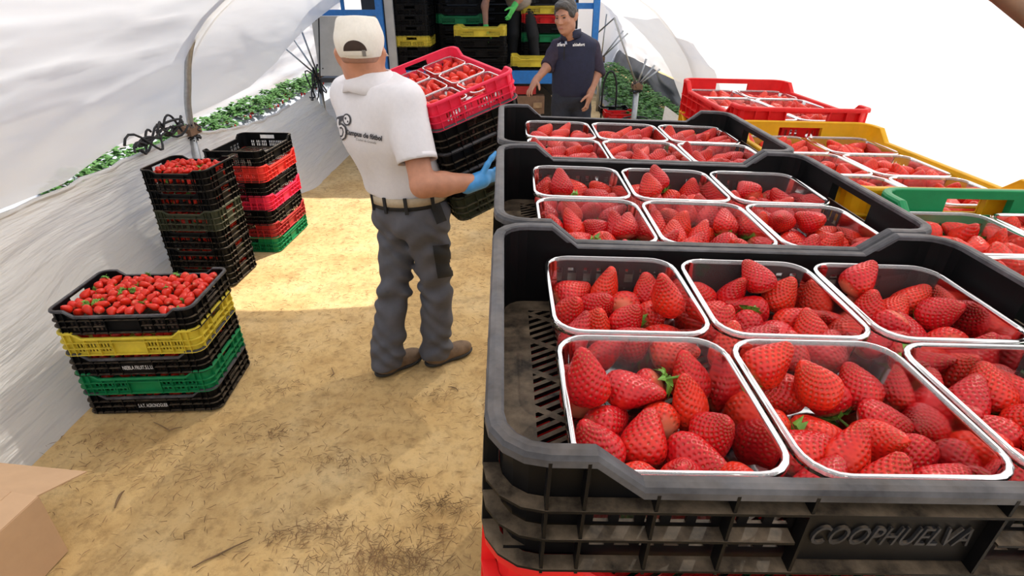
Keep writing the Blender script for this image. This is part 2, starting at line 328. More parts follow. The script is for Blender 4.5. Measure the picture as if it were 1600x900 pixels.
# cords hanging from the gutter
def cords(name, label, P0, P1, n, seed, spread=.05):
    rr = random.Random(seed); b = MB(); P0 = Vector(P0); P1 = Vector(P1)
    for k in range(n):
        s = rr.uniform(0, .7); e_ = min(1, s+rr.uniform(.15, .5)); pts = []; w_ = rr.uniform(.8, 2.2); am = rr.uniform(-spread, spread*1.3); ox = rr.gauss(0, spread*.25); p_ = rr.uniform(0, 2)
        for i in range(13):
            q = P0.lerp(P1, s+(e_-s)*i/12)
            pts.append(q+Vector((ox*math.sin(i*.5+p_), 0, math.sin(i/12*PI*w_+p_*.3)*am)))
        b.tube(pts, .008, 6)
    return tag(link(name, b.mesh(smooth=True), M['dark']), label, 'rope')
cords('black_rope', 'bundle of black rope lying along the left gutter by the hoop', (-2.40, 3.45, .84), (-2.40, 4.3, .90), 16, 3, .07)
cords('black_rope', 'black cords hanging from the gutter beside the grey truck panel', (-2.38, 6.9, .62), (-2.40, 7.5, .86), 9, 5, .16)
b = MB(); b.tube([ony(497, -20, 6.75), ony(500, 124, 6.75)], .008, 6)
tag(link('wire', b.mesh(), M['dark']), 'thin dark upright wire along the edge of the grey truck panel', 'wire')
# neighbouring rows outside, and films of the next tunnels
def ridge(name, x0, x1, y0, y1, h, m, label):
    def fn(u, v):
        s = [(-.5, 0), (-.36, .8), (-.2, 1), (.2, 1), (.36, .8), (.5, 0)]; q = u*5; i = min(4, int(q)); f = q-i
        a = s[i][0]+(s[i+1][0]-s[i][0])*f; z = s[i][1]+(s[i+1][1]-s[i][1])*f; y = y0+(y1-y0)*v
        return (x0+x1)/2+a*(x1-x0), y, z*h+.02*mnoise.noise(Vector((a*6, y*2, x0)))-.015
    return sheet(name, fn, 21, 60, m)
ridge('floor_bed_left', -4.45, -3.35, 3, 14, .28, M['mulch'], '')
ridge('floor_bed_right', 1.6, 2.5, 5.4, 17, .16, M['blackmulch'], '')
b = MB(); b.box((-2.95, 8, .004), (.9, 13, .01)); struct(link('floor_furrow_left', b.mesh(), M['blackmulch']))
def far_wall(x0, x1, y0, y1, z0, z1, bow, seed):
    def fn(u, v):
        y = y0+(y1-y0)*v; z = z0+(z1-z0)*u; x = x0+(x1-x0)*(1-math.cos(u*PI/2))+wr(x0, y*.7+seed, z, .08)+bow*math.sin(v*PI*4)*.3*u
        return x, y, z
    return fn
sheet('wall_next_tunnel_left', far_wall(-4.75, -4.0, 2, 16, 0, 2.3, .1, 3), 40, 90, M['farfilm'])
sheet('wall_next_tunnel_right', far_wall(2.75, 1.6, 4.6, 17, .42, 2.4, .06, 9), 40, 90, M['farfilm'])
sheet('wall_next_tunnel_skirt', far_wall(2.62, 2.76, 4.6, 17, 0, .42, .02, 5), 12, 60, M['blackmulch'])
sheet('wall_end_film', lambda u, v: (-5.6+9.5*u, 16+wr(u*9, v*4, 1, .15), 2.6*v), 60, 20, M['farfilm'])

# strawberry plants of the neighbouring rows
def leaf_plant(seed, n=80, R=.21):
    rr = random.Random(seed); b = MB()
    for k in range(n):
        a = rr.uniform(0, 2*PI); rad = R*math.sqrt(rr.random()); hgt = .05+.15*(1-(rad/R)**2)*rr.uniform(.5, 1.1); c = Vector((rad*math.cos(a), rad*math.sin(a), hgt))
        for q in (-.9, 0, .9):                                   # three leaflets
            aa = a+q+rr.uniform(-.3, .3); d = Vector((math.cos(aa), math.sin(aa), rr.uniform(-.35, .35))).normalized(); sx = d.cross(Vector((rr.uniform(-.3, .3), rr.uniform(-.3, .3), 1))).normalized()
            L = rr.uniform(.05, .08); t = Vector((0, 0, .006))
            b.add([c, c+d*L*.45+sx*L*.36, c+d*L, c+d*L*.45-sx*L*.36, c+d*L*.5+t], [(0, 1, 4), (1, 2, 4), (2, 3, 4), (3, 0, 4)])
    return b.mesh('foliage')
PLANTS = [leaf_plant(s) for s in range(4)]
for p in PLANTS: p.materials.append(M['leaf'])
def stems(seed):
    rr = random.Random(seed); b = MB()
    for k in range(9):
        a = rr.uniform(0, 2*PI); b.tube([(0, 0, -.02), (.06*math.cos(a), .06*math.sin(a), .08), (.13*math.cos(a), .13*math.sin(a), .13)], .003, 4)
    return b.mesh('stems')
STEM = stems(1); STEM.materials.append(M['calyx'])
def plants(spots, side, label):
    for i, (x, y, z) in enumerate(spots):
        e = empty('strawberry_plant', Matrix.Translation((x, y, z))@Matrix.Rotation(random.uniform(0, 6), 4, 'Z')@Matrix.Scale(random.uniform(.9, 1.2), 4))
        tag(e, label, 'plant', 'strawberry plants in the %s row' % side); link('foliage', PLANTS[i % 4], None, e); link('stems', STEM, None, e)
        if side == 'left':
            b = MB()
            for k in range(5):
                a = random.uniform(0, 6.28); c = Vector((.22*math.cos(a), .22*math.sin(a), .05)); b.tube([c+Vector((0, 0, .02)), c, c-Vector((0, 0, .018)), c-Vector((0, 0, .03))], [.006, .015, .012, .003], 7)
            link('ripe_berries', b.mesh(smooth=True), M['berry'], e)['kind'] = 'stuff'
plants([(-3.62+random.uniform(-.08, .05), 4.6+.36*i, .22) for i in range(22)], 'left', 'strawberry plant with ripe fruit in the bed outside the left curtain')
plants([(1.72+.27*(i % 3)+random.uniform(-.05, .05), 6.0+.2*i, .12) for i in range(40)], 'right', 'leafy strawberry plant in the row beyond the right gutter posts')

# ------------------------------------------------------------------ crates
def path(Wd, Dp, r, brk_long, brk_short, nc=4):
    """rounded rectangle walked counter-clockwise from the near left corner; returns list of (x, y, nx, ny, side, u) with u centred on its side"""
    P = []
    sides = [((-Wd/2, -Dp/2), (1, 0), Wd, 0, brk_long), ((Wd/2, -Dp/2), (0, 1), Dp, 1, brk_short), ((Wd/2, Dp/2), (-1, 0), Wd, 2, brk_long), ((-Wd/2, Dp/2), (0, -1), Dp, 3, brk_short)]
    for (cx, cy), (dx, dy), L, sid, brk in sides:
        nx, ny = dy, -dx
        for u in brk: P.append((cx+dx*(L/2+u), cy+dy*(L/2+u), nx, ny, sid, u))
        ex, ey = cx+dx*(L-r)-nx*r, cy+dy*(L-r)-ny*r
        for k in range(1, nc):
            a = k/nc*PI/2; vx, vy = nx*math.cos(a)+dx*math.sin(a), ny*math.cos(a)+dy*math.sin(a)
            P.append((ex+vx*r, ey+vy*r, vx, vy, 4, 0))
    return P
def sym(vals): return sorted(set([round(v, 5) for v in vals]+[round(-v, 5) for v in vals]))
CR = {}
def crate_meshes(kind, color):
    """kind: 'pallet' (two rows of small holes), 'slot' (upright slots), 'lace' (open lattice)"""
    key = (kind, color)
    if key in CR: return CR[key]
    Wd, Dp, h, dip, r = .580, .390, .115, .028, .034
    if kind == 'long': Wd, Dp = .580, .350
    if kind == 'lace': Wd, Dp, h, dip = .40, .34, .135, .022
    hw, gap = (.0115, .0075) if kind == 'pallet' else (.0075, .0065)
    if kind == 'lace': hw, gap = .026, .007
    a1, a2 = Wd/2-.065, Wd/2-.100
    def slots(u0, u1):
        out = []; u = u0
        while u+hw <= u1: out.append((u, u+hw)); u += hw+gap
        return out
    SL = slots(.075 if kind != 'lace' else .01, Wd/2-.062) ; SS = slots(.012, Dp/2-.06)
    if kind == 'lace': SS = slots(.035, Dp/2-.04)
    MIDU = SL[0][0] if kind != 'lace' else -9
    bl = sym([0, a1, a2, Wd/2-r]+[q for s in SL for q in s]); bs = sym([0, .058, Dp/2-r]+[q for s in SS for q in s])
    P = path(Wd, Dp, r, bl, bs); n = len(P)
    def top(i):
        s, u = P[i][4], abs(P[i][5])
        if s in (0, 2):
            if u <= a2+1e-6: return h-dip
            if u < a1: return h-dip*(a1-u)/(a1-a2)
        return h
    zs = [0, .014, .033, .041, .060, .068] if kind == 'pallet' else [0, .016, .030, .036, .058, .066]
    if kind == 'lace': zs = [0, .012, .042, .050, .080, .086]
    fr = [.15, .72, 1.0]; nz = len(zs)+len(fr); z0 = zs[-1]
    def Z(i, j): return zs[j] if j < len(zs) else z0+fr[j-len(zs)]*(top(i)-z0)
    def inn(m, L): return any(a-1e-6 <= m <= b_+1e-6 for a, b_ in L)
    def solid(i, j):
        a, c = P[i], P[(i+1) % n]
        if a[4] == 4 or c[4] == 4 or a[4] != c[4]: return True
        m = abs(a[5]+c[5])/2
        if a[4] in (0, 2):
            if j in (1, 3) and inn(m, SL): return False
            if kind == 'slot' and j == 2 and inn(m, SL): return False
            if kind == 'slot' and j == 2: return True
        else:
            if j == 6 and m < .058: return False
            if j in (1, 3) and inn(m, SS) and (kind != 'slot' or m > .0): return False
            if kind == 'slot' and j == 2 and inn(m, SS): return False
        return True
    t = .0028
    def pt(i, z, off): x, y, nx, ny, _, _ = P[i % n]; tp = .004*(z/h-1); return (x+nx*(off+tp), y+ny*(off+tp), z)
    b = MB()
    V = {}
    def vid(i, j, o_):
        k = (i % n, j, o_)
        if k not in V: V[k] = len(b.v); b.v.append(pt(i, Z(i % n, j), 0 if o_ else -t))
        return V[k]
    for i in range(n):
        for j in range(nz-1):
            if not solid(i, j): continue
            b.f.append((vid(i, j, 1), vid(i+1, j, 1), vid(i+1, j+1, 1), vid(i, j+1, 1))); b.f.append((vid(i, j+1, 0), vid(i+1, j+1, 0), vid(i+1, j, 0), vid(i, j, 0)))
            if j == 0 or not solid(i, j-1): b.f.append((vid(i, j, 0), vid(i+1, j, 0), vid(i+1, j, 1), vid(i, j, 1)))
            if j == nz-2 or not solid(i, j+1): b.f.append((vid(i, j+1, 1), vid(i+1, j+1, 1), vid(i+1, j+1, 0), vid(i, j+1, 0)))
            if not solid((i+1) % n, j): b.f.append((vid(i+1, j, 1), vid(i+1, j, 0), vid(i+1, j+1, 0), vid(i+1, j+1, 1)))
            if not solid((i-1) % n, j): b.f.append((vid(i, j, 0), vid(i, j, 1), vid(i, j+1, 1), vid(i, j+1, 0)))
    wall = b.mesh('wall')
    # rim: a turned-over flange following the dips
    b = MB(); prof = [(-.0035, -.004), (-.0035, .0005), (-.0015, .002), (.004, .0025), (.0085, .0015), (.0105, -.002), (.0105, -.008), (.009, -.008), (.0085, -.001), (0, -.003)]
    kp = [i for i in range(n) if P[i][4] == 4 or P[i][4] in (1, 3) and abs(abs(P[i][5])-(Dp/2-r)) < 1e-4 or P[i][4] in (0, 2) and min(abs(abs(P[i][5])-q) for q in (a1, a2, Wd/2-r, 0, MIDU)) < 1e-4]
    vs = []
    for i in kp:
        z = top(i)
        for o_, dz in prof: vs.append(pt(i, z, 0)[:2]+(z+dz,)); x, y, nx, ny, _, _ = P[i]; vs[-1] = (x+nx*o_, y+ny*o_, z+dz)
    q = len(prof); fs = [(a*q+k, ((a+1) % len(kp))*q+k, ((a+1) % len(kp))*q+(k+1) % q, a*q+(k+1) % q) for a in range(len(kp)) for k in range(q)]
    b.add(vs, fs); rim = b.mesh('rim')
    # ribs: ledges all round and upright fins
    b = MB()
    for zc in ((.004, .037, .066) if kind != 'lace' else (.005, .046, .084)):
        vs = []
        for i in kp:
            x, y, nx, ny, _, _ = P[i]
            for o_, dz in ((-.001, -.0016), (.0115, -.0012), (.0115, .0012), (-.001, .0016)): vs.append((x+nx*o_, y+ny*o_, zc+dz))
        mid = lambda a: P[kp[a]][4] in (0, 2) and P[kp[(a+1) % len(kp)]][4] in (0, 2) and abs(P[kp[a]][5]+P[kp[(a+1) % len(kp)]][5])/2 < abs(MIDU)*.6
        b.add(vs, [(a*4+k, ((a+1) % len(kp))*4+k, ((a+1) % len(kp))*4+(k+1) % 4, a*4+(k+1) % 4) for a in range(len(kp)) for k in range(4) if not (zc == .037 and mid(a))])
    fins = [(s, u) for s in (0, 2) for u in sym([.07, .125, .18, Wd/2-.06, Wd/2-r])]+[(s, u) for s in (1, 3) for u in sym([.06, .105, Dp/2-r])]
    for s, u in fins:
        L = (Wd, Dp)[s % 2]; c = {0: (u, -Dp/2), 1: (Wd/2, u), 2: (-u, Dp/2), 3: (-Wd/2, -u)}[s]; nn = {0: (0, -1), 1: (1, 0), 2: (0, 1), 3: (-1, 0)}[s]
        zt = h
        if s in (0, 2): zt = h-dip if abs(u) <= a2 else (h-dip*(a1-abs(u))/(a1-a2) if abs(u) < a1 else h)
        zt -= .004
        b.box((c[0]+nn[0]*.0052, c[1]+nn[1]*.0052, zt/2), (.0024 if nn[0] == 0 else .0112, .0024 if nn[1] == 0 else .0112, zt))
    ribs = b.mesh('rib_frame')
    # floor grid: frame and diagonal bars
    b = MB(); zf = .006; fw, fd = Wd-.012, Dp-.012
    for c, d in (((0, -fd/2+.013), (fw, .026)), ((0, fd/2-.013), (fw, .026)), ((-fw/2+.016, 0), (.032, fd-.052)), ((fw/2-.016, 0), (.032, fd-.052))): b.box((c[0], c[1], zf), (d[0], d[1], .006))
    x0, x1, y0, y1 = -fw/2+.03, fw/2-.03, -fd/2+.024, fd/2-.024
    def diag(c, sg, wd, z, ht):                                  # line y = sg*x*k + c clipped to the field
        k = .62*sg; xs = []
        lo, hi = x0, x1
        ya, yb = (y0-c)/k, (y1-c)/k; lo = max(lo, min(ya, yb)); hi = min(hi, max(ya, yb))
        if hi-lo > .012: b.bar((lo, k*lo+c, z), (hi, k*hi+c, z), wd, ht)
    st = .0135
    for q in range(-60, 61): diag(q*st, 1, .0052, zf, .005)
    for q in range(-12, 13): diag(q*.062, -1, .008, zf, .0052)
    floor = b.mesh('floor_grid')
    mm = M[color]
    for me in (wall, ribs, floor): me.materials.append(mm)
    rim.materials.append(M['blackrim'] if color == 'black' and kind == 'pallet' else mm)
    bb = MB()
    for me in (wall, rim, ribs, floor):
        bb.add([v.co for v in me.vertices], [tuple(p.vertices) for p in me.polygons])
    whole = bb.mesh('crate'); whole.materials.append(mm)
    CR[key] = dict(wall=wall, rim=rim, rib_frame=ribs, floor_grid=floor, whole=whole); return CR[key]
def crate(kind, color, MX, label, group=None, whole=False, cat='crate'):
    c = crate_meshes(kind, color)
    if whole:
        o = link('produce_crate', c['whole']); o.matrix_basis = MX; return tag(o, label, cat, group)
    e = empty('produce_crate', MX); tag(e, label, cat, group)
    for k in ('wall', 'rim', 'rib_frame', 'floor_grid'): link(k, c[k], None, e)
    return e
def text_mesh(s, size, extrude=0.0, shear=0.0, align='CENTER', bold=0.0):
    cu = bpy.data.curves.new('lettering', 'FONT'); cu.body = s; cu.size = size; cu.extrude = extrude; cu.align_x = align; cu.align_y = 'CENTER'; cu.shear = shear; cu.offset = bold; cu.resolution_u = 3
    o = bpy.data.objects.new('lettering', cu); COL.objects.link(o); dg = bpy.context.evaluated_depsgraph_get(); dg.update()
    me = bpy.data.meshes.new_from_object(o.evaluated_get(dg)); bpy.data.objects.remove(o); me.name = 'lettering'; return me
T = Matrix.Translation
def RZ(a): return Matrix.Rotation(a, 4, 'Z')
def RX(a): return Matrix.Rotation(a, 4, 'X')
def RY(a): return Matrix.Rotation(a, 4, 'Y')

# ------------------------------------------------------------------ strawberries
def berry(nu, nv, L, R, seed, tipr=.22, seeds=True, nseed=190):
    rr = np.random.default_rng(seed); V = []; th = np.linspace(0, 2*PI, nu, endpoint=False); ts = np.linspace(0, 1, nv)
    ph = rr.uniform(0, 6.28, 4); flat = rr.uniform(.84, 1.0); lob = rr.uniform(0, .07); bend = rr.uniform(-.006, .006, 2)
    # outline from calyx (t=0) to tip (t=1)
    key_t = [0, .03, .1, .22, .36, .52, .68, .82, .93, .98, 1]; key_r = [0, .46, .80, .98, 1.0, .88, .69, .49, .33, .2, 0]
    prof = np.interp(ts, key_t, key_r); ker = np.ones(3)/3
    for _ in range(2): prof[1:-1] = np.convolve(prof, ker, 'same')[1:-1]
    prof[0] = prof[-1] = 0
    for i, t in enumerate(ts):
        rad = R*prof[i]*(1+lob*np.cos(2*th+ph[0]+t)+.03*np.cos(3*th+ph[1]+3*t)+.02*np.cos(5*th+ph[2]-2*t))
        z = L*(t-.42)+(-.003*math.exp(-(t/.06)**2) if False else 0)
        V.append(np.stack([rad*np.cos(th)+bend[0]*t*t*2, rad*np.sin(th)*flat+bend[1]*t*t*2, np.full(nu, z)], 1))
    V = np.concatenate(V); F = []
    for i in range(nv-1):
        for k in range(nu): F.append((i*nu+k, i*nu+(k+1) % nu, (i+1)*nu+(k+1) % nu, (i+1)*nu+k))
    colr = np.zeros((len(V), 4), np.float32); colr[:, 3] = 1
    tt = np.repeat(ts, nu); colr[:, 2] = np.clip((.10-tt)/.10, 0, 1)*.5
    if seeds:
        k = np.arange(nseed); st = (k+.5)/nseed
        zz = .05+.93*st; sa = k*2.399963
        rs = R*np.interp(zz, ts, prof); sp = np.stack([rs*np.cos(sa)+bend[0]*zz**2*2, rs*np.sin(sa)*flat+bend[1]*zz**2*2, L*(zz-.42)], 1)
        d = np.full(len(V), 9.0)
        for c in sp: d = np.minimum(d, ((V-c)**2).sum(1))
        d = np.sqrt(d); pit = np.exp(-(d/.0013)**2)
        nrm = V.copy(); nrm[:, 2] *= .35; nrm /= np.linalg.norm(nrm, axis=1)[:, None]+1e-9
        V = V-nrm*(.0014*pit)[:, None]
        colr[:, 0] = np.clip(np.exp(-(d/.0014)**2), 0, 1)*.8; colr[:, 1] = np.clip(np.exp(-(d/.0006)**2)*1.1, 0, 1)*.8
    return V, np.array(F), colr
def berry_mesh(*a, **k):
    V, F, c = berry(*a, **k); m = fromnp('strawberry', V, F); at = m.color_attributes.new('seed', 'FLOAT_COLOR', 'POINT'); at.data.foreach_set('color', c.ravel()); m.materials.append(M['berry']); return m
SPEC = [(.052, .0210), (.056, .0205), (.047, .0220), (.057, .0195), (.044, .0205), (.052, .0225)]
BHI = [berry_mesh(168, 120, L, R, 10+i, nseed=int(200+25*(i % 3))) for i, (L, R) in enumerate(SPEC)]
BLO = [berry(14, 10, L, R, 10+i, seeds=False) for i, (L, R) in enumerate(SPEC)]
BMD = [berry(56, 40, L, R, 10+i, nseed=130) for i, (L, R) in enumerate(SPEC)]
def calyx_mesh(seed):
    rr = random.Random(seed); b = MB()
    for k in range(9):
        a = 2*PI*k/9+rr.uniform(-.2, .2); d = Vector((math.cos(a), math.sin(a), 0)); s = Vector((-math.sin(a), math.cos(a), 0)); L = rr.uniform(.014, .021); u = rr.uniform(-.2, .7)
        c = Vector((0, 0, -.021)); m_ = c+d*L*.55+Vector((0, 0, -.003-u*.003)); e = c+d*L+Vector((0, 0, .004-u*.01))
        b.add([c, m_+s*L*.24, e, m_-s*L*.24, m_+Vector((0, 0, -.0012))], [(0, 1, 4), (1, 2, 4), (2, 3, 4), (3, 0, 4)])
    b.tube([(0, 0, -.020), (.002, .001, -.028), (.006, .002, -.036)], .0013, 6); m = b.mesh('calyx'); m.materials.append(M['calyx']); return m
CAL = [calyx_mesh(i) for i in range(3)]
def pile(seed, wx, wy, n_top, n_low, zf=.004, tilt=(.35, .15)):
    """berries settled into a tray wx x wy; each is three balls along its axis, pushed apart and down"""
    rr = np.random.default_rng(seed); n = sum(n_top)+n_low; pos = []; ax = []; sp = []; top = []
    for k in range(n_low):
        pos.append([rr.uniform(-wx/2+.02, wx/2-.02), rr.uniform(-wy/2+.02, wy/2-.02), .022]); a = rr.normal(size=3); a[2] *= .3; ax.append(a/np.linalg.norm(a)); top.append(-1)
    for r_, c_ in enumerate(n_top):
        for q in range(c_):
            pos.append([(-.5+(q+.5)/c_)*(wx-.012)+rr.normal()*.004, (-.5+(r_+.5)/len(n_top))*(wy-.014)+rr.normal()*.004, .046])
            a = np.array([tilt[0]+rr.normal()*.55, tilt[1]+rr.normal()*.45, .75]); ax.append(a/np.linalg.norm(a)); top.append(r_*10+q)
    pos = np.array(pos); ax = np.array(ax); sp = rr.integers(0, 6, n); L = np.array([SPEC[s][0] for s in sp]); R = np.array([SPEC[s][1] for s in sp])
    offs = np.stack([-.22*L, .06*L, .36*L], 1); rad = np.stack([R*.86, R*.90, R*.55], 1)
    own = np.repeat(np.arange(n), 3)
    for it in range(260):
        pos[:, 2] -= .0011 if it < 220 else .0003
        C = (pos[:, None]+ax[:, None]*offs[:, :, None]).reshape(-1, 3); r_ = rad.ravel()
        d = C[:, None]-C[None]; ds = np.linalg.norm(d, axis=2)+1e-9; ov = r_[:, None]+r_[None]-ds; ov[own[:, None] == own[None]] = 0; ov = np.clip(ov, 0, None)
        push = (d/ds[..., None]*ov[..., None]).sum(1)*.22; mv = np.zeros_like(pos); np.add.at(mv, own, push); mv[:, 2] *= .7; pos += np.clip(mv, -.006, .006)
        C = (pos[:, None]+ax[:, None]*offs[:, :, None])
        for k, W_ in ((0, wx), (1, wy)):
            pos[:, k] -= np.clip(C[:, :, k]+rad-W_/2, 0, None).max(1); pos[:, k] += np.clip(-W_/2-(C[:, :, k]-rad), 0, None).max(1)
        pos[:, 2] += np.clip(zf-(C[:, :, 2]-rad), 0, None).max(1)
    out = []
    for k in range(n):
        q = Vector(ax[k]).to_track_quat('Z', 'Y')@Euler((0, 0, rr.uniform(0, 6.28))).to_quaternion()
        out.append((sp[k], Matrix.Translation(Vector(pos[k]))@q.to_matrix().to_4x4(), top[k]))
    return out
# collector for the many small far berries
ST_V, ST_F, ST_C, ST_N = [], [], [], [0]
GR = MB()
def stuff_berry(sp, MX, lod, leaf=False):
    V, F, c = lod[sp]; A = np.array(MX); V2 = V@A[:3, :3].T+A[:3, 3]
    ST_V.append(V2); ST_F.append(F+ST_N[0]); ST_C.append(c); ST_N[0] += len(V)
    if leaf:
        me = CAL[sp % 3]; GR.add([MX@v.co for v in me.vertices], [tuple(p.vertices) for p in me.polygons])

# ------------------------------------------------------------------ punnets
def punnet_meshes(wx, wy, h=.071):
    def rr(wx_, wy_, r, z, n=6):
        out = []
        for cx, cy, a0 in ((wx_/2-r, wy_/2-r, 0), (-wx_/2+r, wy_/2-r, PI/2), (-wx_/2+r, -wy_/2+r, PI), (wx_/2-r, -wy_/2+r, 1.5*PI)):
            for k in range(n): a = a0+PI/2*k/(n-1); out.append((cx+r*math.cos(a), cy+r*math.sin(a), z))
        return out
    def loft(rings, cap):
        b = MB(); q = len(rings[0]); vs = [p for g in rings for p in g]
        fs = [(a*q+k, a*q+(k+1) % q, (a+1)*q+(k+1) % q, (a+1)*q+k) for a in range(len(rings)-1) for k in range(q)]
        if cap: fs.append(tuple(range(q-1, -1, -1)))
        b.add(vs, fs); return b
    body = loft([rr(wx-.032, wy-.032, .018, .0015), rr(wx-.024, wy-.024, .022, .005), rr(wx-.018, wy-.018, .024, h*.5), rr(wx-.012, wy-.012, .026, h-.004)], True).mesh('tray', True)
    rim = loft([rr(wx-.012, wy-.012, .026, h-.004), rr(wx-.011, wy-.011, .027, h), rr(wx-.008, wy-.008, .028, h+.0015), rr(wx-.002, wy-.002, .03, h+.0005), rr(wx, wy, .031, h-.001), rr(wx, wy, .031, h-.006), rr(wx-.0015, wy-.0015, .030, h-.006), rr(wx-.0015, wy-.0015, .030, h-.0015), rr(wx-.010, wy-.010, .027, h-.0005), rr(wx-.0105, wy-.0105, .026, h-.004)], False).mesh('rim', True)
    body.materials.append(M['punnet']); rim.materials.append(M['punrim']); return body, rim
PW, PD = .167, .183
PUN = punnet_meshes(PW, PD)
def punnet(MX, label, group=None):
    e = empty('fruit_punnet', MX); tag(e, label, 'punnet', group); link('tray', PUN[0], None, e); link('rim', PUN[1], None, e); return e

# ------------------------------------------------------------------ the loaded pallet in front
HC, PITCHZ = .115, .107
PAL = T((-.0237, .6815, CAM_H-.2606))@RZ(.0122)@RX(.0109)@RY(.0352)
ROWN = {-1: 'nearest', 0: 'middle', 1: 'farthest'}
COLN = ['left', 'centre', 'right']
ORD = ['leftmost', 'second from left', 'third from left', 'fourth from left', 'fifth from left']
hidden_cols = {-1: ['red', 'black', 'green', 'black'], 0: ['black', 'green', 'black', 'black'], 1: ['black', 'black', 'yellow', 'black']}
for row in (-1, 0, 1):
    B0 = PAL@T((.30, row*.4119+.206, -HC))
    c = crate('pallet', 'black', B0, 'black crate of strawberry punnets, %s of the three in the front row of crates' % ROWN[row], 'black crates on top of the pallet')
    if row == -1:
        b = MB(); b.box((0, -.1962, .036), (.137, .0016, .056)); pn = link('name_panel', b.mesh(), M['black'], c)
        me = text_mesh('COOPHUELVA', .0265, .0014, .28); me.materials.append(M['letter'])
        o = link('raised_lettering', me, None, pn); o.matrix_basis = T((.0, -.1980, .036))@RX(PI/2)@Matrix.Diagonal((.70, 1.0, 1, 1)); o['label'] = 'raised black lettering COOPHUELVA'
    for k in range(11):
        colr = hidden_cols[row][k % 4] if k else {-1: 'red', 0: 'black', 1: 'black'}[row]
        lab = 'red crate showing as a thin edge under the nearest black crate' if (row == -1 and k == 0) else 'crate stacked under the %s black punnet crate' % ROWN[row]
        crate('pallet', colr, B0@T((0, 0, -.006-PITCHZ*(k+1))), lab, None if (row == -1 and k == 0) else 'crates stacked under the %s black crate' % ROWN[row], whole=True)
    for iy in (0, 1):
        for ix in (0, 1, 2):
            x = -.30+.064+PW/2+ix*(PW+.0035); y = -.1925+.007+PD/2+iy*(PD+.003)
            MX = B0@T((x, y, .0095))@RZ(random.uniform(-.012, .012))
            where = '%s %s' % ('near' if iy == 0 else 'far', COLN[ix])
            punnet(MX, 'clear punnet of strawberries at %s in the %s black crate' % (where, ROWN[row]), 'punnets in the %s black crate' % ROWN[row])
            tops = ([3, 4, 4], [4, 4, 4], [4, 4, 4])[row+1]; low = (4, 3, 0)[row+1]
            tl = {-1: (.30, .12), 0: (-.15, .1), 1: (.55, .0)}[row]
            for sp, Q, tk in pile(100+row*10+iy*3+ix, PW-.016, PD-.016, tops, low, .004 if low else .018, tl):
                o = link('strawberry', BHI[sp]); o.matrix_basis = MX@Q
                if tk >= 0: lab = 'strawberry %s, %s line, %s punnet of the %s black crate' % (ORD[tk % 10], ('near', 'middle', 'far')[tk//10], where, ROWN[row])
                else: lab = 'strawberry under the top layer, %s punnet of %s black crate' % (where, ROWN[row])
                tag(o, lab, 'strawberry', 'strawberries in the %s punnet of the %s black crate' % (where, ROWN[row]))
                if random.random() < .22: link('calyx', CAL[sp % 3], None, o)
e = empty('wooden_pallet', T((.30, .69, 0))@RY(.0)); tag(e, 'wooden pallet carrying the front stacks of crates', 'pallet')
def pallet_parts(e, wx, wy, hz):
    for i in range(6): b = MB(); b.box((0, -wy/2+.05+i*(wy-.1)/5, hz-.011), (wx, .095, .022)); link('deck_board', b.mesh(), M['wood'], e)
    for i in range(3): b = MB(); b.box((-wx/2+.05+i*(wx-.1)/2, 0, (hz-.022)/2), (.09, wy, hz-.022)); link('bearer', b.mesh(), M['wood'], e)
pallet_parts(e, .66, 1.26, .13)
# second pallet on the right: red, yellow, green, long sides along the depth
RC = [('red', 1.855, 1.446, 'red', .795), ('yellow', 1.245, 1.416, 'yellow', .772), ('green', .635, 1.422, 'green', .80)]
for colr, yc, zt, nm, xc in RC:
    B0 = T((xc, yc, zt-HC))@RY(.02)@RZ(PI/2)
    crate('long', colr, B0, {'red': 'bright red crate of strawberry punnets standing highest at the far right', 'yellow': 'yellow crate of strawberry punnets between the red and green crates', 'green': 'green crate of strawberry punnets at the right edge, nearest on its pallet'}[nm], 'coloured crates on the right pallet')
    for k in range(11):
        c2 = ['yellow', 'black', 'green', 'black'][k % 4] if nm == 'red' else ['black', 'yellow', 'black', 'red'][k % 4]
        lab = 'yellow crate directly under the bright red crate' if nm == 'red' and k == 0 else 'crate stacked under the %s punnet crate on the right' % nm
        crate('long', c2, B0@T((0, 0, -PITCHZ*(k+1))), lab, None if nm == 'red' and k == 0 else 'crates stacked under the %s crate' % nm, whole=True)
    for ix in (0, 1, 2):
        for iy in (0, 1):
            x = -.288+.014+PD/2+ix*(PD+.002); y = -.175+.005+PW/2+iy*(PW+.004)
            MX = B0@T((x, y, .0095))@RZ(PI/2)
            where = '%s %s' % (('near', 'middle', 'far')[ix], ('right', 'left')[iy])
            punnet(MX, 'clear punnet of strawberries, %s one inside the %s crate' % (where, nm), 'punnets in the %s crate' % nm)
            for sp, Q, tk in pile(300+int(yc*100)+ix*2+iy, PW-.016, PD-.016, [4, 4, 4], 0, .018, (.5, .1)): stuff_berry(sp, MX@Q, BMD, random.random() < .12)
e = empty('wooden_pallet', T((.80, 1.245, 0))); tag(e, 'wooden pallet carrying the red, yellow and green crates', 'pallet'); pallet_parts(e, .46, 1.9, .13)

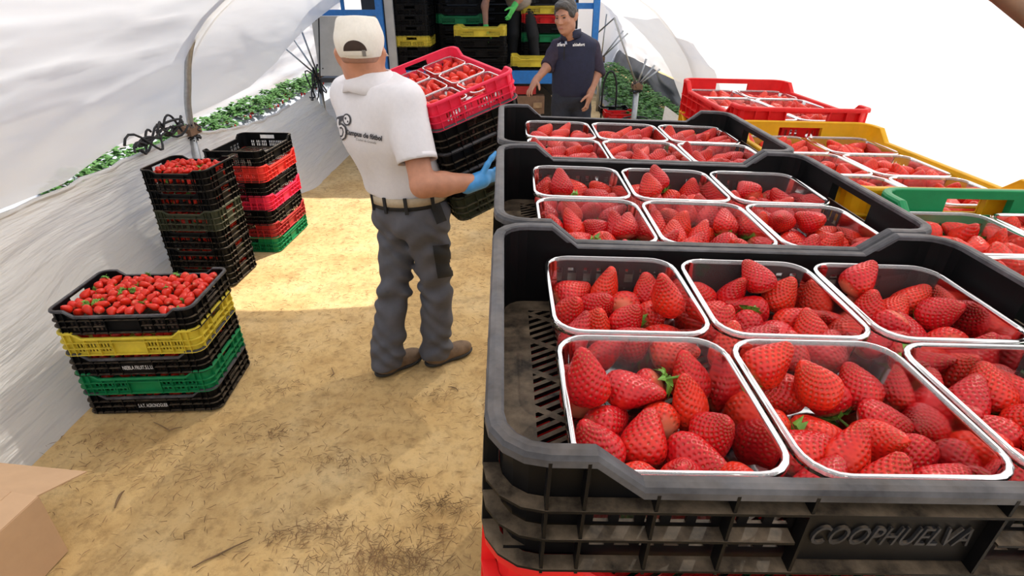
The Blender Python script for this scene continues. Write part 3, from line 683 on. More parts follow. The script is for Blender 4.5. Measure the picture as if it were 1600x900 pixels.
# ------------------------------------------------------------------ crate stacks by the left curtain
def loose(MX, wx, wy, zbase, n, seed, lod, leafp=.35, only_edge=False, heap=.0, sc=.9):
    rr = random.Random(seed); nx = max(2, int(wx/.041)); ny = max(2, int(wy/.039))
    for i in range(nx):
        for j in range(ny):
            if only_edge and not (j < 2 or i >= nx-2): continue
            x = -wx/2+(i+.5)*wx/nx+rr.uniform(-.009, .009); y = -wy/2+(j+.5)*wy/ny+rr.uniform(-.009, .009)
            z = zbase+rr.uniform(-.008, .012)+heap*(1-(2*x/wx)**2)*(1-(2*y/wy)**2)
            Q = Euler((rr.uniform(.4, 2.7), rr.uniform(-.8, .8), rr.uniform(0, 6.28))).to_matrix().to_4x4()
            stuff_berry(rr.randrange(6), MX@T((x, y, z))@Q@Matrix.Scale(sc, 4), lod, rr.random() < leafp)
B1 = T((-1.665, 2.245, 0))@RZ(.05)
print1 = {0: 'S.A.T. AGRONOGUER', 2: 'NIEBLA FRUIT.S.L.U.'}
for k, (colr, lab) in enumerate([('black', 'bottom black crate with white lettering in the five-crate stack by the curtain'), ('green', 'green crate second from the bottom of the five-crate stack'), ('black', 'middle black crate with white lettering in the five-crate stack'), ('lemon', 'yellow crate second from the top of the five-crate stack'), ('black', 'black crate heaped with loose strawberries on top of the five-crate stack')]):
    MX = B1@T((random.uniform(-.004, .004), random.uniform(-.004, .004), .002+k*PITCHZ))
    c = crate('slot' if colr == 'lemon' else 'pallet', colr, MX, lab, 'crates in the five-crate stack')
    if k in print1:
        b = MB(); b.box((0, -.1975, .036), (.137, .006, .056)); pn = link('name_panel', b.mesh(), M['black'], c)
        me = text_mesh(print1[k], .026, .0003); me.materials.append(M['text']); wd_ = max(v.co.x for v in me.vertices)-min(v.co.x for v in me.vertices)
        o = link('printed_name', me, None, pn); o.matrix_basis = T((0, -.2010, .036))@RX(PI/2)@Matrix.Diagonal((.132/wd_, 1.1, 1, 1)); o['label'] = 'white printed name'
    loose(MX, .53, .345, .072 if k < 4 else .085, 0, 40+k, BLO if k < 4 else BLO, .3, k < 4, .012 if k == 4 else 0, 1.06 if k == 4 else .9)
B2 = T((-2.045, 3.50, 0))@RZ(-.04)
for k in range(6):
    MX = B2@T((random.uniform(-.006, .006), random.uniform(-.006, .006), .002+k*.128))@RZ(random.uniform(-.02, .02))
    crate('lace', 'olive' if k == 3 else 'black', MX, ('lowest', 'second lowest', 'third lowest', 'olive grey', 'second highest', 'topmost')[k]+' open-lattice crate of strawberries in the stack by the hoop', 'crates in the lattice stack')
    loose(MX, .34, .28, .05, 0, 60+k, BLO, .3, k < 5); loose(MX, .34, .28, .092 if k < 5 else .105, 0, 70+k, BLO, .3, k < 5, .02 if k == 5 else 0)
B3 = T((-1.93, 4.16, 0))@RZ(PI/2-.05)
for k, (colr, lab) in enumerate([('green', 'green crate at the bottom of the tall stack of empty crates'), ('maroon', 'dull red crate second from the bottom of the empty-crate stack'), ('black', 'black crate third from the bottom of the empty-crate stack'), ('pink', 'pink crate in the middle of the empty-crate stack'), ('black', 'black crate third from the top of the empty-crate stack'), ('orange', 'coral crate second from the top of the empty-crate stack'), ('black', 'empty black crate topping the tall stack by the curtain')]):
    crate('slot', colr, B3@T((random.uniform(-.006, .006), random.uniform(-.006, .006), .002+k*PITCHZ)), lab, 'crates in the empty-crate stack')

# ------------------------------------------------------------------ cardboard box
e = empty('cardboard_box', T((-1.772, 1.125, 0))@RZ(-.12)); tag(e, 'open cardboard box with raised flaps at the bottom left corner', 'box')
bw, bd, bh, ct = .40, .42, .265, .005
for nm, c, d in (('side_panel', (bw/2, 0, bh/2), (ct, bd, bh)), ('side_panel', (-bw/2, 0, bh/2), (ct, bd, bh)), ('end_panel', (0, bd/2, bh/2), (bw, ct, bh)), ('end_panel', (0, -bd/2, bh/2), (bw, ct, bh)), ('base', (0, 0, ct/2), (bw, bd, ct))):
    b = MB(); b.box(c, d); link(nm, b.mesh(), M['card'], e)
for nm, hx, ang, wdt, along, axis in (('flap', (bw/2, 0, bh), .10, .21, bd, 'x+'), ('flap', (-bw/2, 0, bh), -.1, .21, bd, 'x-'), ('flap', (0, bd/2, bh), PI+.38, .19, bw*.98, 'y+'), ('flap', (0, -bd/2, bh), 1.0, .2, bw*.98, 'y-')):
    b = MB(); b.box((-wdt/2 if axis[1] == '+' else wdt/2, 0, 0), (wdt, along, ct)); b.box((-wdt*.45 if axis[1] == '+' else wdt*.45, 0, ct*.62), (.006, along, ct*.3))
    o = link(nm, b.mesh(), M['card'], e); o.matrix_basis = T(hx)@(RZ(PI/2) if axis[0] == 'y' else Matrix.Identity(4))@RY((1 if axis[1] == '+' else -1)*ang)

# ------------------------------------------------------------------ figures: smooth blended volumes turned into one surface
def surf_nets(f, org, h):
    s = f < 0; nx, ny, nz = f.shape
    acc = np.zeros((nx-1, ny-1, nz-1, 3), np.float32); cnt = np.zeros((nx-1, ny-1, nz-1), np.float32)
    cs = [(0, 0, 0), (1, 0, 0), (0, 1, 0), (1, 1, 0), (0, 0, 1), (1, 0, 1), (0, 1, 1), (1, 1, 1)]
    def sub(A, c): return A[c[0]:nx-1+c[0], c[1]:ny-1+c[1], c[2]:nz-1+c[2]]
    for a in cs:
        for ax in range(3):
            if a[ax]: continue
            b_ = list(a); b_[ax] = 1
            fa, fb = sub(f, a), sub(f, b_); m = (fa < 0) != (fb < 0); idx = np.nonzero(m)
            t = fa[idx]/(fa[idx]-fb[idx]); p = np.empty((len(t), 3), np.float32)
            for k in range(3): p[:, k] = a[k]
            p[:, ax] = t; acc[idx] += p; cnt[idx] += 1
    act = cnt > 0; ids = np.full(cnt.shape, -1, np.int64); ids[act] = np.arange(act.sum())
    ii = np.argwhere(act); V = (ii+acc[act]/cnt[act][:, None])*h+np.array(org); Fs = []
    for ax in range(3):
        o1, o2 = (ax+1) % 3, (ax+2) % 3
        lo = [slice(1, -1)]*3; lo[ax] = slice(0, f.shape[ax]-1); hi = list(lo); hi[ax] = slice(1, f.shape[ax])
        sa, sb = s[tuple(lo)], s[tuple(hi)]; q = np.argwhere(sa != sb); flip = sa[tuple(q.T)]
        q = q.copy(); q[:, o1] += 1; q[:, o2] += 1
        def cid(d1, d2): r_ = q.copy(); r_[:, o1] -= d1; r_[:, o2] -= d2; return ids[tuple(r_.T)]
        quad = np.stack([cid(1, 1), cid(0, 1), cid(0, 0), cid(1, 0)], 1); quad[~flip] = quad[~flip][:, ::-1]; Fs.append(quad)
    F = np.concatenate(Fs); F = F[(F >= 0).all(1)]
    for _ in range(2):                                            # light smoothing
        N = np.zeros_like(V); C = np.zeros(len(V))
        for a, b_ in ((0, 1), (1, 2), (2, 3), (3, 0)):
            np.add.at(N, F[:, a], V[F[:, b_]]); np.add.at(N, F[:, b_], V[F[:, a]]); np.add.at(C, F[:, a], 1); np.add.at(C, F[:, b_], 1)
        V = V*.5+.5*N/np.maximum(C, 1)[:, None]
    return V, F
def volume(prims, h, cuts=(), k=.03, warp=None):
    """prims: ('c', a, b, ra, rb[, k]) tapered limb, ('e', centre, radii, 3x3 axes[, k]) ellipsoid, ('-',...) carved ellipsoid; cuts: (point, outward normal)"""
    lo = np.full(3, 9e9); hi = -lo
    for p in prims:
        if p[0] == 'c':
            for c, r in ((p[1], p[3]), (p[2], p[4])): lo = np.minimum(lo, np.array(c)-r); hi = np.maximum(hi, np.array(c)+r)
        elif p[0] == 'e': r = max(p[2]); lo = np.minimum(lo, np.array(p[1])-r); hi = np.maximum(hi, np.array(p[1])+r)
    lo -= 4*h+.015; hi += 4*h+.015; nn = np.ceil((hi-lo)/h).astype(int)+1
    f = np.full(nn, .2, np.float32); axs = [(lo[i]+np.arange(nn[i])*h).astype(np.float32) for i in range(3)]
    for p in prims:
        kk = p[5] if p[0] == 'c' and len(p) > 5 else (p[4] if p[0] in 'e-' and len(p) > 4 else k); mg = kk+.03
        if p[0] == 'c': a, b_ = np.array(p[1], float), np.array(p[2], float); l0 = np.minimum(a-p[3], b_-p[4])-mg; h0 = np.maximum(a+p[3], b_+p[4])+mg
        else: c = np.array(p[1], float); l0 = c-max(p[2])-mg; h0 = c+max(p[2])+mg
        i0 = np.clip(((l0-lo)/h).astype(int), 0, nn-1); i1 = np.clip(((h0-lo)/h).astype(int)+2, 1, nn); sl = tuple(slice(i0[i], i1[i]) for i in range(3))
        X, Y, Z = np.meshgrid(axs[0][sl[0]], axs[1][sl[1]], axs[2][sl[2]], indexing='ij')
        if p[0] == 'c':
            d = b_-a; L2 = max(1e-9, d@d); t = np.clip(((X-a[0])*d[0]+(Y-a[1])*d[1]+(Z-a[2])*d[2])/L2, 0, 1)
            D = np.sqrt((X-a[0]-t*d[0])**2+(Y-a[1]-t*d[1])**2+(Z-a[2]-t*d[2])**2)-(p[3]+(p[4]-p[3])*t)
        else:
            A = np.array(p[3]) if p[3] is not None else np.eye(3); P = [(X-c[0])*A[i, 0]+(Y-c[1])*A[i, 1]+(Z-c[2])*A[i, 2] for i in range(3)]
            q = np.sqrt(sum((P[i]/p[2][i])**2 for i in range(3))+1e-9); q2 = np.sqrt(sum((P[i]/p[2][i]**2)**2 for i in range(3))+1e-9); D = q*(q-1)/q2
        g = f[sl]
        if p[0] == '-':
            D = -D; hh = np.clip(.5-.5*(g-D)/kk, 0, 1); f[sl] = g*(1-hh)+D*hh+kk*hh*(1-hh)
        else:
            hh = np.clip(.5+.5*(g-D)/kk, 0, 1); f[sl] = g*(1-hh)+D*hh-kk*hh*(1-hh)
    X, Y, Z = np.meshgrid(*axs, indexing='ij')
    if warp is not None: f += warp(X, Y, Z)
    for p, nrm in cuts:
        nrm = np.array(nrm, float); nrm /= np.linalg.norm(nrm); f = np.maximum(f, (X-p[0])*nrm[0]+(Y-p[1])*nrm[1]+(Z-p[2])*nrm[2])
    return surf_nets(f, lo, h)
def vol_obj(name, prims, h, m, parent, cuts=(), k=.03, warp=None):
    V, F = volume(prims, h, cuts, k, warp); me = fromnp(name, V, F); o = link(name, me, m); o.parent = parent
    if parent is not None: o.matrix_parent_inverse = parent.matrix_basis.inverted()
    return o
def keep(o, parent): o.parent = parent; o.matrix_parent_inverse = parent.matrix_basis.inverted(); return o
def axes(F, up=(0, 0, 1)):
    f = Vector(F).normalized(); r = f.cross(Vector(up)).normalized(); u = r.cross(f); return r, f, u     # right, forward, up
def bvh_of(o): me = o.data; return BVHTree.FromPolygons([v.co for v in me.vertices], [tuple(p.vertices) for p in me.polygons])
def conform(me, bvh, O, ux, uy, d, lift=.002, maxd=.6):
    """lay a flat mesh (x,y) on a surface: O + x*ux + y*uy shot along d; +z of the mesh lifts it off"""
    miss = []
    for v in me.vertices:
        p = O+ux*v.co.x+uy*v.co.y; hit = bvh.ray_cast(p-d*.3, d, maxd+.3); z = v.co.z
        if hit[0] is not None: v.co = hit[0]+(hit[1] if hit[1].dot(d) < 0 else -hit[1])*(lift+z)
        else: miss.append(v.index)
    if miss:
        bm = bmesh.new(); bm.from_mesh(me); bm.verts.ensure_lookup_table(); bmesh.ops.delete(bm, geom=[bm.verts[i] for i in miss], context='VERTS'); bm.to_mesh(me); bm.free()
    me.update(); return me
def grid_patch(w_, h_, nx=10, ny=10, shape=None):
    b = MB(); vs = [((i/nx-.5)*w_, (j/ny-.5)*h_, 0) for j in range(ny+1) for i in range(nx+1)]
    if shape: vs = [shape(*p) for p in vs]
    b.add(vs, [(j*(nx+1)+i, j*(nx+1)+i+1, (j+1)*(nx+1)+i+1, (j+1)*(nx+1)+i) for j in range(ny) for i in range(nx)]); return b.mesh('patch', True)
def disc_patch(rx, ry, n=20, rings=5, half=False):
    b = MB(); vs = [(0, 0, 0)]; fs = []
    for k in range(1, rings+1):
        for i in range(n):
            a = 2*PI*i/n; y = math.sin(a)
            if half and y < 0: y *= .12
            vs.append((rx*k/rings*math.cos(a), ry*k/rings*y, 0))
    for i in range(n): fs.append((0, 1+i, 1+(i+1) % n))
    for k in range(rings-1):
        for i in range(n): fs.append((1+k*n+i, 1+(k+1)*n+i, 1+(k+1)*n+(i+1) % n, 1+k*n+(i+1) % n))
    b.add(vs, fs); return b.mesh('patch', True)
def head_prims(c, F, up=(0, 0, 1), s=1.0):
    r, f, u = axes(F, up); A = np.array([list(r), list(f), list(u)]); C = Vector(c)
    P = lambda x, y, z: tuple(C+(r*x+f*y+u*z)*s)
    E = lambda x, y, z, a, b_, c_, k=.02: ('e', P(x, y, z), (a*s, b_*s, c_*s), A, k)
    return [E(0, -.012, .03, .076, .096, .088), E(0, .030, -.03, .062, .068, .085, .03), E(0, .045, -.088, .042, .042, .034, .03), E(.052, .005, -.06, .02, .035, .04, .03), E(-.052, .005, -.06, .02, .035, .04, .03),
            E(0, .082, .028, .052, .018, .013, .02), ('-', P(.031, .112, .006), (.018*s, .022*s, .013*s), A, .012), ('-', P(-.031, .112, .006), (.018*s, .022*s, .013*s), A, .012),
            ('c', P(0, .094, .012), P(0, .116, -.026), .008*s, .0125*s, .010), E(.012, .102, -.03, .009, .011, .008, .008), E(-.012, .102, -.03, .009, .011, .008, .008),
            E(.040, .074, -.018, .022, .020, .020, .02), E(-.040, .074, -.018, .022, .020, .020, .02), E(0, .094, -.060, .023, .010, .0055, .007), E(0, .091, -.071, .020, .010, .006, .007), E(0, .085, -.100, .020, .016, .014, .015),
            E(.082, -.012, -.012, .010, .022, .033, .010), E(-.082, -.012, -.012, .010, .022, .033, .010), E(.090, -.022, .000, .009, .016, .022, .008), E(-.090, -.022, .000, .009, .016, .022, .008)]
def hand_prims(wrist, d, palm_n, thumb_side, curl=.6, s=1.0, spread=.10):
    """palm plus five fingers; d: direction of the hand, palm_n: way the palm faces"""
    d = Vector(d).normalized(); n = Vector(palm_n); n = (n-d*n.dot(d)).normalized(); t = d.cross(n).normalized()*thumb_side; W_ = Vector(wrist)
    A = np.array([list(d), list(t), list(n)]); out = [('e', tuple(W_+d*.05*s), (.052*s, .042*s, .018*s), A, .02), ('c', tuple(W_-d*.02*s), tuple(W_+d*.03*s), .026*s, .028*s, .02)]
    for i, (off, L, r) in enumerate(((.031, .070, .0092), (.010, .078, .0095), (-.011, .072, .0092), (-.030, .056, .0082))):
        base = W_+d*.088*s+t*off*s; dd = (d+t*(off*spread/.03*1.0)).normalized(); a = curl; p = base
        for j, fr_ in enumerate((.45, .32, .23)):
            q = p+dd*L*fr_*s; out.append(('c', tuple(p), tuple(q), r*s*(1-.1*j), r*s*(.9-.1*j), .006)); p = q; dd = (dd*math.cos(a)+n*math.sin(a)).normalized()
    p = W_+d*.025*s+t*.030*s; dd = (d*.65+t*.75+n*.25).normalized()
    for j, L in enumerate((.042, .032, .026)):
        q = p+dd*L*s; out.append(('c', tuple(p), tuple(q), (.0125-.0012*j)*s, (.0115-.0014*j)*s, .008)); p = q; dd = (dd+d*.35+n*.2*curl).normalized()
    return out
def ring_band(name, c, r, f, u, rx, ry, h_, th, m, parent, n=48, tilt=0, z_fn=None, a0=0, a1=2*PI):
    b = MB(); vs = []; full = abs(a1-a0-2*PI) < 1e-6; cnt = n if full else n+1
    for i in range(cnt):
        a = a0+(a1-a0)*i/n; dz = z_fn(a) if z_fn else 0
        for rr_, zz in ((1, -h_/2), (1, h_/2), (0, h_/2), (0, -h_/2)):
            q = (0 if rr_ else -th); vs.append(Vector(c)+r*((rx+q)*math.cos(a))+f*((ry+q)*math.sin(a))+u*(zz+dz))
    b.add(vs, [(i*4+k, ((i+1) % cnt)*4+k, ((i+1) % cnt)*4+(k+1) % 4, i*4+(k+1) % 4) for i in range(cnt if full else cnt-1) for k in range(4)])
    o = link(name, b.mesh(smooth=True), m); return keep(o, parent)
def folds(amp, sc, seed):
    rr = np.random.default_rng(seed); K = rr.normal(size=(7, 3))*sc; ph = rr.uniform(0, 6.28, 7)
    def fn(X, Y, Z):
        o_ = 0
        for k in range(7): o_ = o_+np.sin(X*K[k, 0]+Y*K[k, 1]+Z*K[k, 2]*1.3+ph[k]+.8*np.sin(Z*sc*.7+k))
        return (amp/3.0)*o_.astype(np.float32)
    return fn

# ---- the worker carrying crates
def worker():
    e = empty('person', T((-.50, 2.42, 0))); tag(e, 'person in white polo and cap carrying a stack of crates', 'person')
    fw = Vector((.62, .78, 0)).normalized(); r, f, u = axes(fw); A = np.array([list(r), list(f), list(u)])
    hip = Vector((-.450, 2.405, .86)); chest = Vector((-.545, 2.375, 1.24)); shc = Vector((-.548, 2.365, 1.345)); hd = Vector((-.580, 2.33, 1.520))
    shR = shc+r*.175; shL = shc-r*.175
    elR = Vector((-.350, 2.135, 1.055)); wrR = Vector((-.150, 2.265, 1.03)); elL = Vector((-.70, 2.68, 1.10)); wrL = Vector((-.52, 2.86, 1.03))
    kL = Vector((-.565, 2.40, .47)); aL = Vector((-.640, 2.355, .10)); kR = Vector((-.370, 2.42, .47)); aR = Vector((-.395, 2.440, .10))
    hL = hip-r*.085; hR = hip+r*.085
    head_f = Vector((-.10, .98, -.06))
    torso = lambda g: [('e', tuple(chest), (.175+g, .125+g, .21+g), A, .06), ('e', tuple(hip.lerp(chest, .45)+f*.02), (.165+g, .135+g, .20+g), A, .06), ('e', tuple(hip+Vector((0, 0, .03))), (.165+g, .13+g, .13+g), A, .05),
                       ('c', tuple(shL+r*.02), tuple(shR-r*.02), .072+g, .072+g, .06), ('c', tuple(shc), tuple(hd-Vector((0, 0, .09))), .065+g*.6, .055, .05)]
    legs = lambda g: [('c', tuple(hL), tuple(kL), .098+g, .066+g, .03), ('c', tuple(kL), tuple(aL), .064+g, .042+g, .03), ('c', tuple(hR), tuple(kR), .098+g, .066+g, .03), ('c', tuple(kR), tuple(aR), .064+g, .042+g, .03)]
    body = torso(-.028)+legs(-.02)+head_prims(hd, head_f)+[('c', tuple(shc+Vector((0, 0, .02))), tuple(hd+Vector((.0, -.005, -.03))), .072, .068, .03),
        ('c', tuple(shR), tuple(elR), .056, .047, .03), ('c', tuple(elR), tuple(elR.lerp(wrR, .35)), .047, .049, .02), ('c', tuple(elR.lerp(wrR, .35)), tuple(wrR), .049, .032, .02),
        ('c', tuple(shL), tuple(elL), .056, .046, .03), ('c', tuple(elL), tuple(wrL), .046, .031, .02)]
    body += [('c', tuple(aL), tuple(aL+Vector((.05, .1, -.06))), .035, .03), ('c', tuple(aR), tuple(aR+Vector((.07, .08, -.06))), .035, .03)]
    vol_obj('body', body, .0085, M['skin'], e)
    gd = Vector((.70, .55, .12)); gl = hand_prims(wrR, gd, (-.35, .75, .45), 1, .55, 1.05)+[('c', tuple(wrR-gd.normalized()*.045), tuple(wrR+gd.normalized()*.03), .036, .036, .01)]
    vol_obj('glove', gl, .0045, M['glove'], e, k=.008)['label'] = 'light blue rubber glove'
    gd2 = Vector((.75, .40, -.1)); vol_obj('glove', hand_prims(wrL, gd2, (.35, -.9, 0), -1, .35, 1.12)+[('c', tuple(wrL-gd2.normalized()*.045), tuple(wrL+gd2.normalized()*.03), .036, .036, .01)], .0055, M['glove'], e, k=.008)
    # polo shirt
    sR = shR.lerp(elR, .66); sL = shL.lerp(elL, .66)
    hem = Vector((-.46, 2.40, .935))
    shirt = [('e', tuple(chest), (.205, .145, .225), A, .06), ('e', tuple(hip.lerp(chest, .42)+f*.02-r*.008), (.192, .152, .23), A, .06), ('c', tuple(shL+r*.02), tuple(shR-r*.02), .084, .084, .06), ('c', tuple(shc), tuple(shc.lerp(hd, .45)), .085, .07, .04),
             ('c', tuple(shR-r*.01), tuple(sR), .078, .080, .035), ('c', tuple(shL+r*.01), tuple(sL), .078, .080, .035)]
    up_n = (hd-shc).normalized()
    sh = vol_obj('polo_shirt', shirt, .0075, M['shirt'], e, [(tuple(hem), (-.10, 0, -1)), (tuple(shc+up_n*.078), tuple(up_n))], .04, folds(.0035, 16, 3))
    # trim sleeve ends by flat cuts: remove what lies past the cuff
    for s_, el in ((sR, elR), (sL, elL)):
        d = (el-s_).normalized(); bm = bmesh.new(); bm.from_mesh(sh.data)
        vs = [v for v in bm.verts if (v.co-s_).dot(d) > .012 and (v.co-s_).length < .17 and (v.co-(s_+d*(v.co-s_).dot(d))).length < .090]
        bmesh.ops.delete(bm, geom=vs, context='VERTS'); bm.to_mesh(sh.data); bm.free()
    for s_, el in ((sR, elR), (sL, elL)):
        d = (el-s_).normalized(); rr_, ff_, uu_ = axes(d.cross(Vector((0, 1, .1))), d)
        ring_band('cuff', s_+d*.004, rr_, ff_, uu_, .0795, .0795, .022, .006, M['shirt'], e)
    cc = shc+up_n*.072; rr_, ff_, uu_ = axes(fw, up_n)
    b = MB(); pr_ = [(.078, .034), (.083, .038), (.089, .034), (.104, .0), (.116, -.026), (.112, -.028), (.098, -.002), (.080, .010)]; vs = []
    for i in range(40):
        a = 2*PI*i/40
        for q_, z_ in pr_: vs.append(cc+rr_*(q_*math.cos(a))+ff_*(q_*.96*math.sin(a))+uu_*(z_-.010*abs(math.cos(a))*(z_ < 0)*2))
    b.add(vs, [(i*8+k, ((i+1) % 40)*8+k, ((i+1) % 40)*8+(k+1) % 8, i*8+(k+1) % 8) for i in range(40) for k in range(8)]); keep(link('shirt_collar', b.mesh(smooth=True), M['shirt']), e)
    # print on the back
    bv = bvh_of(sh); d = Vector((.22, .965, -.14)).normalized(); ux = Vector((.975, -.22, -.05)).normalized(); uy = ux.cross(d).normalized()*1.0
    if uy.z < 0: uy = -uy
    def place(me, u_, v_, m, nm, lift=.0025):
        p0 = ony(u_, v_, 2.15); conform(me, bv, p0, ux, uy, (p0-Vector((0, 0, CAM_H))).normalized(), lift); me.materials.clear(); me.materials.append(m); return keep(link(nm, me), sh)
    def txt(s, size, u_, v_, m, nm, bold=0, rot=0, lift=.0025, sx=1):
        me = text_mesh(s, size, 0, 0, 'CENTER', bold); me.transform(RZ(rot)@Matrix.Diagonal((sx, 1, 1, 1)))
        return place(me, u_, v_, m, nm, lift)
    def ribbon(pts, wd):
        q = []
        for a, c in zip(pts[:-1], pts[1:]):
            for k in range(5): q.append(Vector((a[0]+(c[0]-a[0])*k/5, a[1]+(c[1]-a[1])*k/5, 0)))
        q.append(Vector((*pts[-1], 0))); b = MB(); vs = []
        for k, p in enumerate(q):
            t_ = (q[min(k+1, len(q)-1)]-q[max(k-1, 0)]).normalized(); n_ = Vector((-t_.y, t_.x, 0))
            for w_ in (-1, -.33, .33, 1): vs.append(p+n_*wd*w_/2)
        b.add(vs, [(k*4+m_, k*4+m_+1, k*4+m_+5, k*4+m_+4) for k in range(len(q)-1) for m_ in range(3)]); return b.mesh('stroke')
    five = [(.016, .040), (-.012, .034), (-.014, .020), (-.012, .004), (.004, .010), (.016, .002), (.020, -.014), (.014, -.032), (.002, -.040), (-.010, -.036)]
    place(ribbon([(.85*x, y) for x, y in five], .019), 534, 200, M['grey'], 'printed_emblem', .0035); place(ribbon([(.85*x, y) for x, y in five[1:-1]], .007), 534, 200, M['shirt'], 'printed_emblem', .0048)
    ring = disc_patch(.018, .023); place(ring, 543, 187, M['grey'], 'printed_emblem', .0032); ring = disc_patch(.012, .017); place(ring, 543, 187, M['shirt'], 'printed_emblem', .0042)
    ring = disc_patch(.004, .005); place(ring, 541.5, 185, M['grey'], 'printed_emblem', .0052); ring = disc_patch(.003, .004); place(ring, 545, 190, M['grey'], 'printed_emblem', .0052)
    txt('Campus de fútbol', .025, 569, 211, M['grey'], 'printed_lettering', .0012, -.07, .0055, .86)
    txt('Ciudad de Granada', .012, 573, 220, M['grey'], 'printed_lettering', 0, -.07, .0055, .9)
    # trousers
    def creases(X, Y, Z):
        m1 = np.exp(-((Z-.46)/.10)**2)+.8*np.exp(-((Z-.14)/.10)**2)+.7*np.exp(-((Z-.74)/.09)**2)+.25
        c1 = np.sin(Z*62+X*34+Y*14+2.2*np.sin(X*23+Z*9))+.8*np.sin(Z*48-X*40+Y*20+1.7*np.sin(Y*18+Z*13))
        return (.0075*m1*c1+.004*np.sin(X*15+Z*8)).astype(np.float32)
    tr = [('e', tuple(hip+Vector((0, 0, .03))), (.172, .142, .125), A, .05), ('e', tuple(hip-f*.05-r*.07+Vector((0, 0, -.03))), (.10, .09, .11), A, .04), ('e', tuple(hip-f*.05+r*.07+Vector((0, 0, -.03))), (.10, .09, .11), A, .04),
          ('c', tuple(hL-r*.012), tuple(kL), .100, .074, .025), ('c', tuple(kL), tuple(aL-Vector((0, 0, .03))), .073, .082, .02), ('c', tuple(hR+r*.012), tuple(kR), .102, .076, .025), ('c', tuple(kR), tuple(aR-Vector((0, 0, .03))), .075, .082, .02)]
    ts = vol_obj('trousers', tr, .008, M['trousers'], e, [((0, 0, .955), (.08, 0, 1)), ((0, 0, .052), (0, 0, -1))], .03, creases)
    tb = bvh_of(ts)
    def patch(w_, h_, u_, v_, m, nm, y=2.1, rot=0, lift=.003, lab=None):
        me = grid_patch(w_, h_, 14, 18); me.transform(RZ(rot)); p = ony(u_, v_, y); dd = (p-Vector((0, 0, CAM_H))).normalized(); xx = Vector((1, 0, 0)); yy = Vector((0, .25, .97)).normalized()
        conform(me, tb, p, xx, yy, dd, lift, .9); me.materials.append(m); o = keep(link(nm, me), ts)
        if lab: o['label'] = lab
        return o
    patch(.072, .15, 692, 408, M['blackcloth'], 'thigh_pocket', 2.2, .12, .004, 'black thigh pocket'); patch(.045, .10, 683, 330, M['blackcloth'], 'hip_pocket', 2.2, .35, .004)
    # belt with loops
    bc = Vector((-.458, 2.405, .935)); br, bf, bu = axes(fw, (-.10, 0, 1))
    belt = ring_band('belt', bc, br, bf, bu, .184, .155, .036, .006, M['belt'], e)
    ring_band('waistband', bc-bu*.024, br, bf, bu, .181, .152, .022, .006, M['blackcloth'], e)
    for a in (-2.6, -2.0, -1.45, -.9, -.2):
        p = bc+br*(.187*math.cos(a))+bf*(.158*math.sin(a)); rr_ = Matrix((br, bf, bu)).transposed().to_4x4()
        b = MB(); b.box((0, 0, -.012), (.014, .008, .07), T(p)@rr_@RZ(a+PI/2)); keep(link('belt_loop', b.mesh(), M['blackcloth']), belt)
    # boots
    for a_, dv in ((aL, Vector((.75, .66, 0)).normalized()), (aR, Vector((.82, .57, 0)).normalized())):
        rr_, ff_, uu_ = axes(dv); AA = np.array([list(rr_), list(ff_), list(uu_)]); g = Vector((a_.x, a_.y, 0))
        bt = vol_obj('boot', [('c', tuple(g+Vector((0, 0, .13))), tuple(g+Vector((0, 0, .05))), .048, .048, .03), ('e', tuple(g+ff_*.02+Vector((0, 0, .045))), (.046, .085, .045), AA, .03), ('e', tuple(g+ff_*.125+Vector((0, 0, .035))), (.048, .085, .042), AA, .03)], .006, M['boot'], e, [((0, 0, .012), (0, 0, -1))])
        so_ = vol_obj('boot_sole', [('e', tuple(g+ff_*.0+Vector((0, 0, .016))), (.046, .07, .03), AA, .03), ('e', tuple(g+ff_*.12+Vector((0, 0, .016))), (.052, .095, .03), AA, .03)], .006, M['sole'], e, [((0, 0, .022), (0, 0, 1)), ((0, 0, .001), (0, 0, -1))])
    # cap
    hr, hf, hu = axes(head_f); HA = np.array([list(hr), list(hf), list(hu)]); cz = hd+hu*.035-hf*.010
    cap = vol_obj('cap', [('e', tuple(cz), (.089, .117, .100), HA, .02), ('c', tuple(cz+hu*.02), tuple(cz+hu*.055), .083, .078, .03)], .005, M['cap'], e, [(tuple(hd-hu*.014), tuple(-hu+hf*.04)), (tuple(cz+hu*.086), tuple(hu+hf*.08))], .02, folds(.0012, 45, 8))
    cb = bvh_of(cap); dc = hf
    cx = hr; cy = hu
    p0 = hd-hf*.2+hu*.008-hr*.004
    me = disc_patch(.042, .036, 28, 7, True); conform(me, cb, p0, cx, cy, dc, .0015); me.materials.append(M['hole']); keep(link('cap_opening', me), cap)['label'] = 'dark patch of shaded hair and skin in the gap above the strap'  # dark brown paints the shade on hair and skin inside the opening
    me = grid_patch(.100, .014, 20, 2); conform(me, cb, p0-hu*.006, cx, cy, dc, .004); me.materials.append(M['cap']); keep(link('cap_strap', me), cap)
    me = grid_patch(.012, .020, 3, 3); conform(me, cb, p0-hu*.006+hr*.030, cx, cy, dc, .006); me.materials.append(M['steel']); keep(link('strap_buckle', me), cap)
    b = MB(); vs = []
    for i in range(15):
        a = PI*(.12+.76*i/14)
        for rr_ in (.0, .06): vs.append(cz+hr*((.094+rr_*.2)*math.cos(a))+hf*((.112+rr_*1.0)*math.sin(a))-hu*(.028+.35*rr_))
    b.add(vs, [(i*2, i*2+1, i*2+3, i*2+2) for i in range(14)]); o = keep(link('cap_peak', b.mesh(smooth=True), M['cap']), cap); sm = o.modifiers.new('thick', 'SOLIDIFY'); sm.thickness = .003
